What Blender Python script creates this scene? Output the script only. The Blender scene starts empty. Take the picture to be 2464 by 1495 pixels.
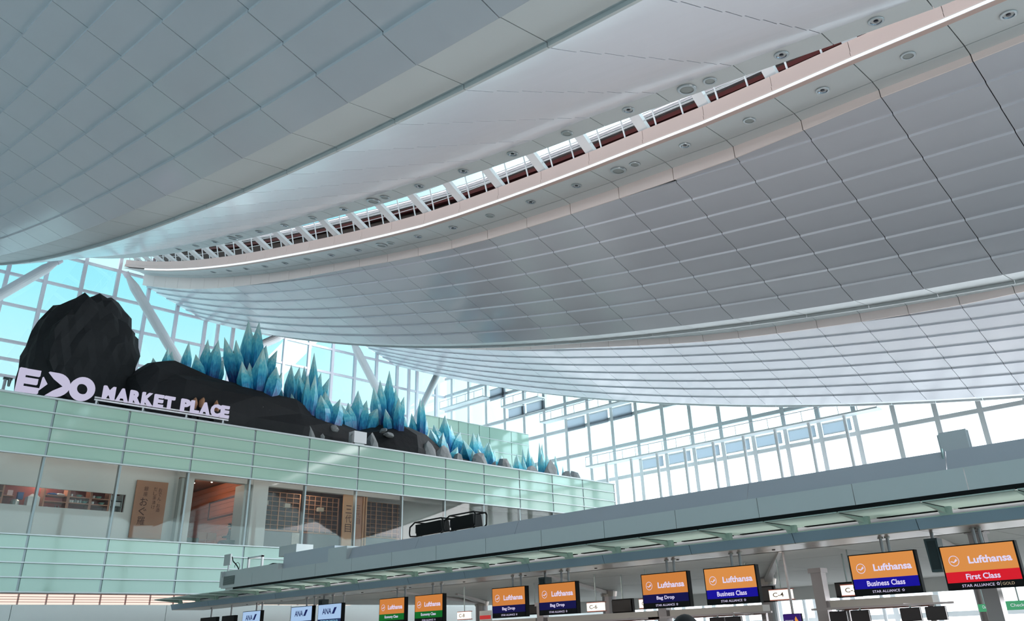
import bpy, math, random
from mathutils import Vector, Matrix

random.seed(7)
scene = bpy.context.scene
col = scene.collection
V = Vector

# ------------------------------------------------------------------ camera
CAM = V((0, 0, 1.6))
YAW, PITCH, ROLL = math.radians(44.14326), math.radians(25.86124), math.radians(-2.0543)
FPX = 2001.334
fw = V((math.cos(PITCH) * math.cos(YAW), math.cos(PITCH) * math.sin(YAW), math.sin(PITCH)))
rt = fw.cross(V((0, 0, 1))).normalized()
up = rt.cross(fw)
r2 = rt * math.cos(ROLL) + up * math.sin(ROLL)
u2 = -rt * math.sin(ROLL) + up * math.cos(ROLL)
cd = bpy.data.cameras.new('camera')
cam = bpy.data.objects.new('camera', cd)
col.objects.link(cam)
cam.matrix_world = Matrix(((r2.x, u2.x, -fw.x, CAM.x), (r2.y, u2.y, -fw.y, CAM.y), (r2.z, u2.z, -fw.z, CAM.z), (0, 0, 0, 1)))
cd.sensor_width = 36
cd.lens = FPX / 2464 * 36
cd.shift_y = -(747.5 - 571) / 2464
cd.clip_end = 500
cd.clip_start = 0.05
scene.camera = cam
scene.cycles.transparent_max_bounces = 16
scene.cycles.max_bounces = 4
scene.cycles.diffuse_bounces = 3
scene.cycles.glossy_bounces = 2
scene.cycles.transmission_bounces = 4
scene.cycles.caustics_reflective = False
scene.cycles.caustics_refractive = False

# ------------------------------------------------------------------ colour management, sky
scene.view_settings.view_transform = 'Standard'
scene.view_settings.look = 'None'
EXPO = 1.27
UPW = 55
scene.view_settings.exposure = EXPO
scene.view_settings.gamma = 1.0
scene.view_settings.use_curve_mapping = False
SKY = 0.88

def lin(c):
    return tuple((x / 255 / 12.92) if x / 255 <= 0.04045 else ((x / 255 + 0.055) / 1.055) ** 2.4 for x in c)

world = bpy.data.worlds.new('sky')
scene.world = world
world.use_nodes = True
wn, wl = world.node_tree.nodes, world.node_tree.links
wn.clear()
tc = wn.new('ShaderNodeTexCoord')
sep = wn.new('ShaderNodeSeparateXYZ')
wl.new(tc.outputs['Generated'], sep.inputs[0])
ramp = wn.new('ShaderNodeValToRGB')
cr = ramp.color_ramp
cr.elements[0].position = 0.0
cr.elements[0].color = (0.62, 0.66, 0.68, 1)
cr.elements[1].position = 1.0
cr.elements[1].color = (0.14, 0.38, 0.58, 1)
for p, c in ((0.498, (0.62, 0.66, 0.68)), (0.503, (0.60, 0.64, 0.67)), (0.60, (0.55, 0.64, 0.68)), (0.635, (0.52, 0.65, 0.69)), (0.68, (0.34, 0.60, 0.66)), (0.74, (0.22, 0.50, 0.61)), (0.80, (0.18, 0.42, 0.58))):
    e = cr.elements.new(p)
    e.color = (*c, 1)
mp = wn.new('ShaderNodeMath')
mp.operation = 'MULTIPLY_ADD'
mp.inputs[1].default_value = 0.5
mp.inputs[2].default_value = 0.5
wl.new(sep.outputs[2], mp.inputs[0])
wl.new(mp.outputs[0], ramp.inputs[0])
sun_dir = V((0.78, -0.42, 0.46)).normalized()
dot = wn.new('ShaderNodeVectorMath')
dot.operation = 'DOT_PRODUCT'
wl.new(tc.outputs['Generated'], dot.inputs[0])
dot.inputs[1].default_value = sun_dir
mr = wn.new('ShaderNodeMapRange')
mr.inputs[1].default_value = 0.10
mr.inputs[2].default_value = 1.0
mr.inputs[3].default_value = 0.0
mr.inputs[4].default_value = 1.0
wl.new(dot.outputs['Value'], mr.inputs[0])
pw = wn.new('ShaderNodeMath')
pw.operation = 'POWER'
pw.inputs[1].default_value = 1.9
wl.new(mr.outputs[0], pw.inputs[0])
glow = wn.new('ShaderNodeMix')
glow.data_type = 'RGBA'
wl.new(pw.outputs[0], glow.inputs['Factor'])
wl.new(ramp.outputs[0], glow.inputs['A'])
glow.inputs['B'].default_value = (5.4, 5.4, 5.6, 1)
bg = wn.new('ShaderNodeBackground')
bg.inputs[1].default_value = SKY
wl.new(glow.outputs['Result'], bg.inputs[0])
wo = wn.new('ShaderNodeOutputWorld')
wl.new(bg.outputs[0], wo.inputs[0])

# ------------------------------------------------------------------ helpers
MATS = {}

def mat(name, rgb, rough=0.5, metal=0.0, spec=0.5, emit=0.0, noise=0.0, nscale=3.0, bump=0.0):
    if name in MATS:
        return MATS[name]
    m = bpy.data.materials.new(name)
    m.use_nodes = True
    nt = m.node_tree
    b = nt.nodes['Principled BSDF']
    c = lin(rgb)
    b.inputs['Base Color'].default_value = (*c, 1)
    b.inputs['Roughness'].default_value = rough
    b.inputs['Metallic'].default_value = metal
    b.inputs['Specular IOR Level'].default_value = spec
    if emit:
        b.inputs['Emission Color'].default_value = (*c, 1)
        b.inputs['Emission Strength'].default_value = emit * 2 ** -EXPO
        b.inputs['Base Color'].default_value = (0.01, 0.01, 0.01, 1)
        b.inputs['Specular IOR Level'].default_value = 0.1
        if name not in ('light_line', 'warm_diffuser'):
            m.cycles.emission_sampling = 'NONE'
    if noise or bump:
        t = nt.nodes.new('ShaderNodeTexCoord')
        n = nt.nodes.new('ShaderNodeTexNoise')
        n.inputs['Scale'].default_value = nscale
        n.inputs['Detail'].default_value = 4
        nt.links.new(t.outputs['Object'], n.inputs['Vector'])
        if noise:
            mx = nt.nodes.new('ShaderNodeMix')
            mx.data_type = 'RGBA'
            mx.inputs['A'].default_value = (*[x * (1 - noise) for x in c], 1)
            mx.inputs['B'].default_value = (*[min(1, x * (1 + noise)) for x in c], 1)
            nt.links.new(n.outputs[0], mx.inputs['Factor'])
            nt.links.new(mx.outputs['Result'], b.inputs['Base Color'])
        if bump:
            bp = nt.nodes.new('ShaderNodeBump')
            bp.inputs['Strength'].default_value = bump
            bp.inputs['Distance'].default_value = 0.05
            nt.links.new(n.outputs[0], bp.inputs['Height'])
            nt.links.new(bp.outputs[0], b.inputs['Normal'])
    MATS[name] = m
    return m

def glass(name, tint, refl=0.06, haze=0.0, hazecol=(240, 244, 246)):
    """thin architectural glass: straight transmission, fresnel mirror, optional frosting"""
    if name in MATS:
        return MATS[name]
    m = bpy.data.materials.new(name)
    m.use_nodes = True
    nt = m.node_tree
    nt.nodes.clear()
    out = nt.nodes.new('ShaderNodeOutputMaterial')
    tr = nt.nodes.new('ShaderNodeBsdfTransparent')
    tr.inputs[0].default_value = (*lin(tint), 1)
    last = tr.outputs[0]
    if haze:
        tl = nt.nodes.new('ShaderNodeBsdfTranslucent')
        tl.inputs[0].default_value = (*lin(hazecol), 1)
        mh = nt.nodes.new('ShaderNodeMixShader')
        mh.inputs[0].default_value = haze
        nt.links.new(last, mh.inputs[1])
        nt.links.new(tl.outputs[0], mh.inputs[2])
        last = mh.outputs[0]
    gl = nt.nodes.new('ShaderNodeBsdfGlossy')
    gl.inputs['Roughness'].default_value = 0.02
    lw = nt.nodes.new('ShaderNodeLayerWeight')
    lw.inputs[0].default_value = 0.5
    p5 = nt.nodes.new('ShaderNodeMath')
    p5.operation = 'POWER'
    p5.inputs[1].default_value = 4.0
    nt.links.new(lw.outputs['Facing'], p5.inputs[0])
    fr = nt.nodes.new('ShaderNodeMath')
    fr.operation = 'MULTIPLY_ADD'
    fr.inputs[1].default_value = 0.9
    fr.inputs[2].default_value = refl
    nt.links.new(p5.outputs[0], fr.inputs[0])
    mx = nt.nodes.new('ShaderNodeMixShader')
    nt.links.new(fr.outputs[0], mx.inputs[0])
    nt.links.new(last, mx.inputs[1])
    nt.links.new(gl.outputs[0], mx.inputs[2])
    nt.links.new(mx.outputs[0], out.inputs[0])
    MATS[name] = m
    return m

class MB:
    def __init__(s):
        s.v, s.f = [], []

    def hexa(s, p):
        """8 points: bottom ring 0-3, top ring 4-7"""
        n = len(s.v)
        s.v += [tuple(q) for q in p]
        s.f += [tuple(n + i for i in f) for f in ((3, 2, 1, 0), (4, 5, 6, 7), (0, 1, 5, 4), (1, 2, 6, 5), (2, 3, 7, 6), (3, 0, 4, 7))]
        return s

    def box(s, a, b):
        x0, y0, z0 = min(a[0], b[0]), min(a[1], b[1]), min(a[2], b[2])
        x1, y1, z1 = max(a[0], b[0]), max(a[1], b[1]), max(a[2], b[2])
        return s.hexa([(x0, y0, z0), (x1, y0, z0), (x1, y1, z0), (x0, y1, z0), (x0, y0, z1), (x1, y0, z1), (x1, y1, z1), (x0, y1, z1)])

    def quad(s, p):
        n = len(s.v)
        s.v += [tuple(q) for q in p]
        s.f.append(tuple(range(n, n + len(p))))
        return s

    def prism(s, poly, d):
        """closed polygon (list of 3d points, counter-clockwise seen from +d) extruded by d"""
        n, k = len(s.v), len(poly)
        d = V(d)
        s.v += [tuple(V(q)) for q in poly] + [tuple(V(q) + d) for q in poly]
        s.f.append(tuple(n + i for i in range(k))[::-1])
        s.f.append(tuple(n + k + i for i in range(k)))
        for i in range(k):
            j = (i + 1) % k
            s.f.append((n + i, n + j, n + k + j, n + k + i))
        return s

    def tube(s, a, b, ra, rb=None, seg=10, caps=True):
        a, b = V(a), V(b)
        rb = ra if rb is None else rb
        d = (b - a).normalized()
        t = V((0, 0, 1)) if abs(d.z) < 0.9 else V((1, 0, 0))
        e1 = d.cross(t).normalized()
        e2 = d.cross(e1)
        n = len(s.v)
        for c, r in ((a, ra), (b, rb)):
            for i in range(seg):
                w = 2 * math.pi * i / seg
                s.v.append(tuple(c + (e1 * math.cos(w) + e2 * math.sin(w)) * r))
        for i in range(seg):
            j = (i + 1) % seg
            s.f.append((n + j, n + i, n + seg + i, n + seg + j))
        if caps:
            s.f.append(tuple(n + i for i in range(seg)))
            s.f.append(tuple(n + seg + i for i in range(seg))[::-1])
        return s

    def path(s, pts, r, seg=8):
        for a, b in zip(pts, pts[1:]):
            s.tube(a, b, r, seg=seg)
        return s

    def lathe(s, prof, seg=20, o=(0, 0, 0)):
        n = len(s.v)
        for r, z in prof:
            for i in range(seg):
                w = 2 * math.pi * i / seg
                s.v.append((o[0] + r * math.cos(w), o[1] + r * math.sin(w), o[2] + z))
        for k in range(len(prof) - 1):
            for i in range(seg):
                j = (i + 1) % seg
                s.f.append((n + k * seg + i, n + k * seg + j, n + (k + 1) * seg + j, n + (k + 1) * seg + i))
        return s

    def mesh(s, name, m):
        me = bpy.data.meshes.new(name)
        me.from_pydata(s.v, [], s.f)
        if m is not None:
            me.materials.append(m)
        me.update()
        return me

    def build(s, name, m, parent=None, smooth=False):
        me = s.mesh(name, m)
        if smooth:
            me.polygons.foreach_set('use_smooth', [True] * len(me.polygons))
        return link(name, me, parent)

def link(name, me, parent=None, loc=None):
    o = bpy.data.objects.new(name, me)
    col.objects.link(o)
    if parent is not None:
        o.parent = parent
        o.matrix_parent_inverse = parent_inv(parent)
    if loc is not None:
        o.location = loc
    return o

def parent_inv(p):
    # parents here are only moved / turned before their parts are attached
    M = p.matrix_basis.copy()
    q = p.parent
    while q is not None:
        M = q.matrix_basis @ q_inv(q, p) @ M
        q = q.parent
    return M.inverted()

def q_inv(q, p):
    return p.matrix_parent_inverse

def empty(name, loc=(0, 0, 0)):
    o = bpy.data.objects.new(name, None)
    o.location = loc
    o.empty_display_size = 0.3
    col.objects.link(o)
    return o

def tag(o, label=None, cat=None, group=None, kind=None):
    if label:
        o['label'] = label
    if cat:
        o['category'] = cat
    if group:
        o['group'] = group
    if kind:
        o['kind'] = kind
    return o

def text_mesh(body, bold=0.0, extrude=0.0):
    cu = bpy.data.curves.new('t', 'FONT')
    cu.body = body
    cu.offset = bold
    cu.extrude = extrude
    cu.resolution_u = 3
    cu.fill_mode = 'BOTH'
    o = bpy.data.objects.new('t', cu)
    col.objects.link(o)
    dg = bpy.context.evaluated_depsgraph_get()
    me = bpy.data.meshes.new_from_object(o.evaluated_get(dg))
    bpy.data.objects.remove(o)
    bpy.data.curves.remove(cu)
    return me

def lettering(name, body, org, xd, zd, w, h, m, parent, bold=0.0, extrude=0.0, fit=True, align='L'):
    """lettering whose box starts at org (lower left), runs along xd, stands along zd"""
    me = text_mesh(body, bold, extrude)
    if not me.vertices:
        return None
    xs = [v.co.x for v in me.vertices]
    ys = [v.co.y for v in me.vertices]
    x0, x1, y0, y1 = min(xs), max(xs), min(ys), max(ys)
    sy = h / max(1e-6, y1 - y0)
    sx = w / max(1e-6, x1 - x0) if fit else sy
    if align == 'C':
        off = (w - (x1 - x0) * sx) / 2
    else:
        off = 0
    xd, zd, org = V(xd), V(zd), V(org)
    nd = xd.cross(zd)
    for v in me.vertices:
        c = v.co.copy()
        v.co = org + xd * ((c.x - x0) * sx + off) + zd * ((c.y - y0) * sy) + nd * c.z
    me.materials.clear()
    me.materials.append(m)
    me.update()
    return link(name, me, parent)

# ------------------------------------------------------------------ materials
M_PANEL = mat('ceiling_paint', (210, 210, 218), 0.15, 0, 0.6, noise=0.03, nscale=0.6)
M_SOFFIT = mat('soffit_paint', (206, 210, 212), 0.42, 0, 0.4, noise=0.02, nscale=0.8)
M_FASCIA = mat('fascia_warm_light_tint', (250, 232, 227), 0.5)  # warm light falling on the fascia is put into this colour
M_EDGE = mat('edge_warm_light_tint', (206, 178, 170), 0.5)  # warm glow along the skylight edge is mixed into this colour
M_DARKVOID = mat('void_dark', (40, 44, 48), 0.8)
M_WHITE = mat('white_steel', (232, 230, 232), 0.4)
M_MULL = mat('mullion_grey', (240, 232, 240), 0.5)
M_MULLR = mat('mullion_pale', (244, 244, 246), 0.5)
M_FIN = mat('fin_aluminium', (206, 210, 212), 0.35, 0.2)
M_POST = mat('post_aluminium', (150, 160, 162), 0.35, 0.3)
M_GREEN = mat('green_backed_glass', (172, 203, 187), 0.06, 0, 0.55, noise=0.03, nscale=0.4)
M_WALLW = mat('white_plaster', (222, 226, 224), 0.7, noise=0.02)
M_CONC = mat('pale_floor', (222, 220, 216), 0.35, noise=0.05, nscale=0.3)
M_BLACK = mat('black_plastic', (10, 10, 11), 0.6, spec=0.2)
M_RED = mat('red_brown_steel', (96, 30, 28), 0.6, noise=0.15, nscale=2)
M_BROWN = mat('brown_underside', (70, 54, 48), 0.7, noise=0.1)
G_CLEAR = glass('clear_glass', (222, 240, 242), 0.05)
G_SHOP = glass('shop_glass', (238, 238, 236), 0.025)
G_FROST = glass('frosted_glass', (236, 242, 244), 0.04, haze=0.45)

# ------------------------------------------------------------------ floor
fl = MB().box((-40, -40, -0.3), (75, 72, 0)).build('floor', M_CONC)
tag(fl, 'pale polished floor of the departure hall', kind='structure')

# unseen rest of the hall, closed at side, back and roof to limit daylight
wb = MB().box((-14.3, -32, 0), (75, -31.7, 1.0)).build('wall_back', M_WALLW)
for x in range(-14, 75, 8):
    MB().box((x - 0.2, -32, 1.0), (x + 0.2, -31.7, 16.2)).build('mullion', M_MULL, wb)
    MB().box((x + 0.2, -31.9, 1.0), (x + 7.8, -31.87, 16.2)).build('pane', G_CLEAR, wb)
tag(wb, 'glazed front of the hall behind the viewer', kind='structure')
ws = MB().box((-14.3, -32, 15.5), (-14, 71, 34)).build('wall_side', M_WALLW)
MB().box((-14.3, -32, 0), (-14, 71, 8.5)).build('lower_wall', M_WALLW, ws)
for y in range(-32, 71, 8):  # added window band, set high to light the plank edges
    MB().box((-14.3, y - 0.2, 8.5), (-14, y + 0.2, 15.5)).build('mullion', M_MULL, ws)
    MB().box((-14.2, y + 0.2, 8.5), (-14.17, min(71, y + 7.8), 15.5)).build('pane', G_CLEAR, ws)
tag(ws, 'unseen pale wall closing the hall to the left, window band added for light', kind='structure')

# ------------------------------------------------------------------ roof geometry
XB = {1: 9.35, 2: 31.4, 3: 53.4}
YJ = [6.56 + 2.645 * n for n in range(-4, 25)]
RW = 0.94
RISE = 0.447

def interp(x, xs, ys):
    if x <= xs[0]:
        return ys[0]
    for a, b, c, d in zip(xs, xs[1:], ys, ys[1:]):
        if x <= b:
            return c + (d - c) * (x - a) / (b - a)
    return ys[-1]

def A(y):
    return 0.072 * y + 0.0024 * y * y

def g(y):
    return max(0.0, 0.008 * (y - 37))

def XP(y):      # pink fascia (strip 2 frame)
    return interp(y, [0, 6.6, 12, 27, 40, 50, 60, 70], [22.9, 23.15, 23.6, 24.3, 24.5, 24.8, 25.2, 25.4])

def ZS(y):      # soffit height above the strip bottom
    return interp(y, [0, 14, 27, 40, 50, 60, 70], [3.97, 3.95, 3.62, 3.55, 3.38, 3.2, 3.0])

def XK(y):
    return interp(y, [3, 6.6, 9, 14, 18, 22, 33, 44, 58, 70], [20.45, 20.15, 19.95, 19.75, 19.65, 19.5, 19.3, 19.45, 19.8, 20.1])

def XJ(y):
    return interp(y, [4, 7, 13, 18, 24, 29, 44, 59, 70], [19.6, 19.3, 18.88, 18.8, 18.6, 18.4, 18.5, 18.9, 19.1])

def zs(y):
    return 12 + ZS(y) + A(y)

def slab(pts, th, name, m, parent):
    """pts: four underside corners; the slab has thickness th upwards"""
    P = [V(p) for p in pts]
    T = [p + V((0, 0, th)) for p in P]
    return MB().hexa(P + T).build(name, m, parent)

GAP = 0.014
strip_label = {1: 'pale grey ceiling band nearest overhead, its near half of planks, its far half smooth',
               2: 'grey plank ceiling band in the middle, behind the long light line',
               3: 'palest plank ceiling band, lowest and next to the bright glass wall'}
ceil = {}
for k in (1, 2, 3):
    xb = XB[k]
    sh = xb - 31.4
    # dark lining above the panels (the body of the band)
    mb = MB()
    ys = [YJ[0] + (YJ[-1] - YJ[0]) * i / 40 for i in range(41)]
    secs = []
    for y in ys:
        xp = XP(y) + sh
        xl = xb + 1.45
        xj, xk = XJ(y) - 9.35 + xb, XK(y) - 9.35 + xb
        secs.append([(xp - 1.7, y, zs(y) + 0.16), (xp + 0.05, y, zs(y) + 0.16), (xp + 0.06, y, 12 + A(y) + RISE * (xb - xp) * (1 - g(y)) + 0.16),
                     (xb, y, 12 + A(y) + 0.16), (xl, y, 12.2 + A(y) + 0.1), (xj, y, zs(y) + 0.1), (xk, y, zs(y) + 0.16)])
    n = len(secs[0])
    for s_ in secs:
        mb.v += s_
    for i in range(len(ys) - 1):
        for j in range(n - 1):
            mb.f.append((i * n + j, (i + 1) * n + j, (i + 1) * n + j + 1, i * n + j + 1))
    c = mb.build('ceiling', M_DARKVOID)
    tag(c, strip_label[k], kind='structure')
    ceil[k] = c
    for b in range(len(YJ) - 1):
        y0, y1 = YJ[b] + GAP, YJ[b + 1] - GAP
        # descending planks
        for i in range(9):
            pts = []
            ok = True
            for (t, y) in ((RW * (i + 1), y0), (RW * i, y0), (RW * i, y1), (RW * (i + 1), y1)):
                x = xb - t
                d = -0.085 if t > RW * i + 0.01 else 0.0
                xp = XP(y) + sh + 0.03
                if x < xp:
                    if xp > xb - RW * i - 0.04:
                        ok = False
                    f = (xb - xp - RW * i) / RW
                    d *= f
                    x = xp
                    t = xb - x
                pts.append((x, y, 12 + A(y) + RISE * t * (1 - g(y)) + d))
            if ok:
                slab(pts, 0.09, 'ceiling_plank', M_PANEL, c)
        # bottom band and its lip
        slab([(xb + 0.03, y, 12.03 + A(y)) if q == 0 else (xb + 1.42, y, 12.17 + A(y)) for q, y in ((0, y0), (1, y0), (1, y1), (0, y1))], 0.07, 'bottom_panel', M_SOFFIT, c)
        slab([(xb + 1.42, y0, 12.05 + A(y0)), (xb + 1.5, y0, 12.05 + A(y0)), (xb + 1.5, y1, 12.05 + A(y1)), (xb + 1.42, y1, 12.05 + A(y1))], 0.22, 'lip_panel', M_SOFFIT, c)
        # rising slats (seen on the first band only; the others close the band)
        if k == 1:
            for i in range(9):
                pts = []
                for (q, y) in ((0, y0), (1, y0), (1, y1), (0, y1)):
                    xl = xb + 1.5
                    w = (XJ(y) - 9.35 + xb - xl) / 9
                    zr = (ZS(y) - 0.06) / 9
                    pts.append((xl + w * (i + q), y, 12.06 + A(y) + zr * (i + q) - (0.05 if q else 0)))
                slab(pts, 0.05, 'soffit_slat', M_PANEL, c)
        # upper soffit towards the gap
        if k < 3:
            o = -9.35 + xb
            slab([((XJ(y) if q == 0 else XK(y)) + o, y, zs(y)) for q, y in ((0, y0), (1, y0), (1, y1), (0, y1))], 0.1, 'gap_soffit_panel', M_SOFFIT, c)
        # soffit in front of the planks, fascia with warm light in its colour
        slab([(XP(y) + sh - (1.72 if q == 0 else 0.42), y, zs(y)) for q, y in ((0, y0), (1, y0), (1, y1), (0, y1))], 0.1, 'light_soffit_panel', M_SOFFIT, c)
        slab([(XP(y) + sh - (0.40 if q == 0 else -0.02), y, zs(y) - (0.01 if q == 0 else 0.10)) for q, y in ((0, y0), (1, y0), (1, y1), (0, y1))], 0.1, 'lip_panel', M_SOFFIT, c)
        zb = [12 + A(y) + RISE * (xb - XP(y) - sh) * (1 - g(y)) - 0.09 for y in (y0, y1)]
        xa = [XP(y) + sh for y in (y0, y1)]
        MB().hexa([(xa[0], y0, zb[0]), (xa[0] + 0.05, y0, zb[0]), (xa[1] + 0.05, y1, zb[1]), (xa[1], y1, zb[1]),
                   (xa[0], y0, zs(y0) - 0.09), (xa[0] + 0.05, y0, zs(y0) - 0.09), (xa[1] + 0.05, y1, zs(y1) - 0.09), (xa[1], y1, zs(y1) - 0.09)]).build('fascia_panel', M_FASCIA, c)

# unseen plain roof, shutting out the sky over the part of the hall that lies left of and behind the first band
mb = MB()
for (xa, xc) in ((-14.2, XP(20) - 22.05 - 1.6),):
    ys = [-4.0 + 74.0 * i / 24 for i in range(25)]
    for a_, b_ in zip(ys, ys[1:]):
        mb.hexa([(xa, a_, zs(a_) + 0.2), (xc, a_, zs(a_) + 0.2), (xc, b_, zs(b_) + 0.2), (xa, b_, zs(b_) + 0.2), (xa, a_, zs(a_) + 0.5), (xc, a_, zs(a_) + 0.5), (xc, b_, zs(b_) + 0.5), (xa, b_, zs(b_) + 0.5)])
mb.box((-14.2, -32, 16.2), (62, -4.05, 16.5))
tag(mb.build('ceiling', M_PANEL), 'plain pale ceiling left of and behind the viewer', kind='structure')

# skylight gaps in front of band 2 and band 3 (band 1 lies behind the viewer's left)
for k in (2,):
    sh = XB[k] - 31.4
    c = ceil[k]
    for b in range(len(YJ) - 1):
        y0, y1 = YJ[b] + 0.008, YJ[b + 1] - 0.008
        for (za, zb, dx) in ((0.17, 0.40, 0.0), (0.42, 0.82, 0.05)):
            P = []
            for zz in (za, zb):
                for (x, y) in ((XP(y0) + sh - 1.78 + dx, y0), (XP(y0) + sh - 1.73 + dx, y0), (XP(y1) + sh - 1.73 + dx, y1), (XP(y1) + sh - 1.78 + dx, y1)):
                    P.append((x, y, zs(y) + zz))
            MB().hexa(P).build('edge_fascia', M_EDGE, c)
    sky = empty('skylight', (XK(30), 30, zs(30)))
    tag(sky, 'long skylight slot with white ribs between the two ceiling bands', kind='structure')
    for b in range(len(YJ) - 1):
        y = YJ[b]
        y1 = YJ[b + 1]
        ym = (y + y1) / 2
        # inclined white rib
        xa, za = XP(y) - 1.55, zs(y) + 0.8
        xc, zc = XK(y) - 0.3, zs(y) + 3.0
        hw = 0.2
        MB().hexa([(xa, y - hw, za), (xa + 0.35, y - hw, za), (xa + 0.35, y + hw, za), (xa, y + hw, za),
                   (xc, y - hw, zc), (xc + 0.35, y - hw, zc), (xc + 0.35, y + hw, zc), (xc, y + hw, zc)]).build('rib', M_WHITE, sky)
        # railing posts, two in a bay
        for f in (0.33, 0.78):
            yy = y + (y1 - y) * f
            MB().tube((XP(yy) - 1.6, yy, zs(yy) + 0.8), (XP(yy) - 1.9, yy, zs(yy) + 1.95), 0.035, seg=6).build('railing_post', M_WHITE, sky)
        for h, dx, r in ((1.25, -1.7, 0.02), (1.95, -1.9, 0.025)):
            MB().tube((XP(y) + dx, y, zs(y) + h), (XP(y1) + dx, y1, zs(y1) + h), r, seg=6).build('rail', M_WHITE, sky)
        # machinery wall behind the rail: red steel, white pipe, louvres, glass above
        xw = XP(ym) + 0.9
        def run(za, zb, xoff, th, nm, m):
            P = []
            for zz in (za, zb):
                for (x, yv) in ((XP(y) + xoff, y), (XP(y) + xoff + th, y), (XP(y1) + xoff + th, y1), (XP(y1) + xoff, y1)):
                    P.append((x, yv, zs(yv) + zz))
            return MB().hexa(P).build(nm, m, sky)
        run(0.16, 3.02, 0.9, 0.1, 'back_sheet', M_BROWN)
        run(2.5, 2.68, 0.55, 0.25, 'red_girder', M_RED)
        run(2.74, 2.80, 0.45, 0.12, 'white_pipe', M_WHITE)
        run(2.90, 2.93, 0.50, 0.05, 'white_pipe', M_WHITE)
        for q in range(3):
            run(3.03 + 0.11 * q, 3.07 + 0.11 * q, 0.85, 0.22, 'louvre', M_WHITE)
        run(3.36, 3.40, 0.85, 0.12, 'glazing_bar', M_WHITE)
        run(3.40, 5.2, 0.9, 0.02, 'pane', G_CLEAR)
        run(5.2, 5.4, 0.85, 0.15, 'glazing_bar', M_WHITE)
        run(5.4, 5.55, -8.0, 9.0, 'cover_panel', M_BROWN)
        # bracket between girder and rail
        MB().tube((XP(ym) - 1.4, ym, zs(ym) + 0.2), (XP(ym) + 0.6, ym, zs(ym) + 0.8), 0.05, seg=6).build('stay', M_BLACK, sky)

# continuous light line under the skylight edge
M_LINE = mat('light_line', (214, 238, 250), emit=1.6)
mb = MB()
for k in (2,):
    for b in range(len(YJ) - 1):
        y0, y1 = YJ[b], YJ[b + 1]
        if y1 > 66.5:
            continue
        P = []
        for zz in (0.03, 0.13):
            for (dx, y) in ((-1.88, y0), (-1.76, y0), (-1.76, y1), (-1.88, y1)):
                P.append((XP(y) + dx, y, zs(y) + zz))
        mb.hexa(P)
ll = empty('strip_light', (XP(30) - 1.8, 30, zs(30)))
tag(ll, 'long thin white light line curving along the skylight edge', 'strip light')
mb.build('light_tube', M_LINE, ll)
mt = MB()
for b in range(len(YJ) - 1):
    y0, y1 = YJ[b], YJ[b + 1]
    for (za, zb, xa, xc) in ((-0.02, 0.0, -1.93, -1.73), (0.15, 0.17, -1.9, -1.72)):
        P = []
        for zz in (za, zb):
            for (dx, y) in ((xa, y0), (xc, y0), (xc, y1), (xa, y1)):
                P.append((XP(y) + dx, y, zs(y) + zz))
        mt.hexa(P)
mt.build('light_channel', M_EDGE, ll)

# downlights in the two soffits
M_RING = mat('lamp_ring', (176, 182, 186), 0.3, 0.6)
M_CHROME = mat('lamp_reflector', (150, 156, 170), 0.12, 0.9)
M_LENS = mat('lamp_black', (22, 24, 40), 0.25)
M_GRILLE = mat('speaker_grille', (158, 164, 164), 0.6)
ring_me = MB().lathe([(0.15, -0.004), (0.15, -0.03), (0.2, -0.03), (0.215, -0.012), (0.215, 0.004)], 22).mesh('ring', M_RING)
cup_me = MB().lathe([(0.15, -0.02), (0.11, 0.06), (0.06, 0.09), (0.0, 0.09)], 18).mesh('reflector', M_CHROME)
spot_me = MB().lathe([(0.0, -0.02), (0.06, -0.015), (0.07, 0.03), (0.055, 0.085)], 14).mesh('spot_lens', M_LENS)
disc_me = MB().lathe([(0.0, -0.022), (0.1, -0.022), (0.15, -0.014)], 18).mesh('grille', M_GRILLE)

def downlight(x, y, kind, where, idx, scale=1.0):
    sl = math.atan(0.072 + 0.0048 * y)
    o = empty('downlight' if kind == 'spot' else 'ceiling_speaker', (x, y, zs(y) - 0.003))
    o.rotation_euler = (sl, 0, 0)
    o.scale = (scale,) * 3
    parts = [('ring', ring_me)] + ([('reflector', cup_me), ('spot_lens', spot_me)] if kind == 'spot' else [('grille', disc_me)])
    for nme, me in parts:
        p = bpy.data.objects.new(nme, me)
        col.objects.link(p)
        p.parent = o
    ordn = ['nearest', 'second nearest', 'third nearest', 'fourth nearest', 'fifth nearest', 'sixth nearest', 'seventh nearest', 'eighth nearest', 'ninth nearest', 'tenth nearest',
            'eleventh nearest', 'twelfth nearest', 'thirteenth nearest', 'fourteenth nearest', 'fifteenth nearest', 'sixteenth nearest', 'seventeenth nearest', 'eighteenth nearest']
    side = 'light line soffit' if where == 's2' else 'skylight slot soffit'
    what = 'round recessed spotlight' if kind == 'spot' else ('large ceiling speaker' if scale > 1.2 else 'small flat ceiling disc')
    tag(o, '%s, %s of its kind on the %s' % (what, ordn[idx], side), 'downlight' if kind == 'spot' else 'speaker', 'round fittings in the ceiling soffits')

cnt = {}
def put(where, bay, kind, scale=1.0, dy=0.0):
    y = (YJ[bay + 4] + YJ[bay + 5]) / 2 + dy
    x = (XJ(y) + XK(y)) / 2 if where == 's1' else XP(y) - 1.05
    key = (where, kind, scale > 1.2)
    i = cnt.get(key, 0)
    cnt[key] = i + 1
    downlight(x, y, kind, where, i, scale)

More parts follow.
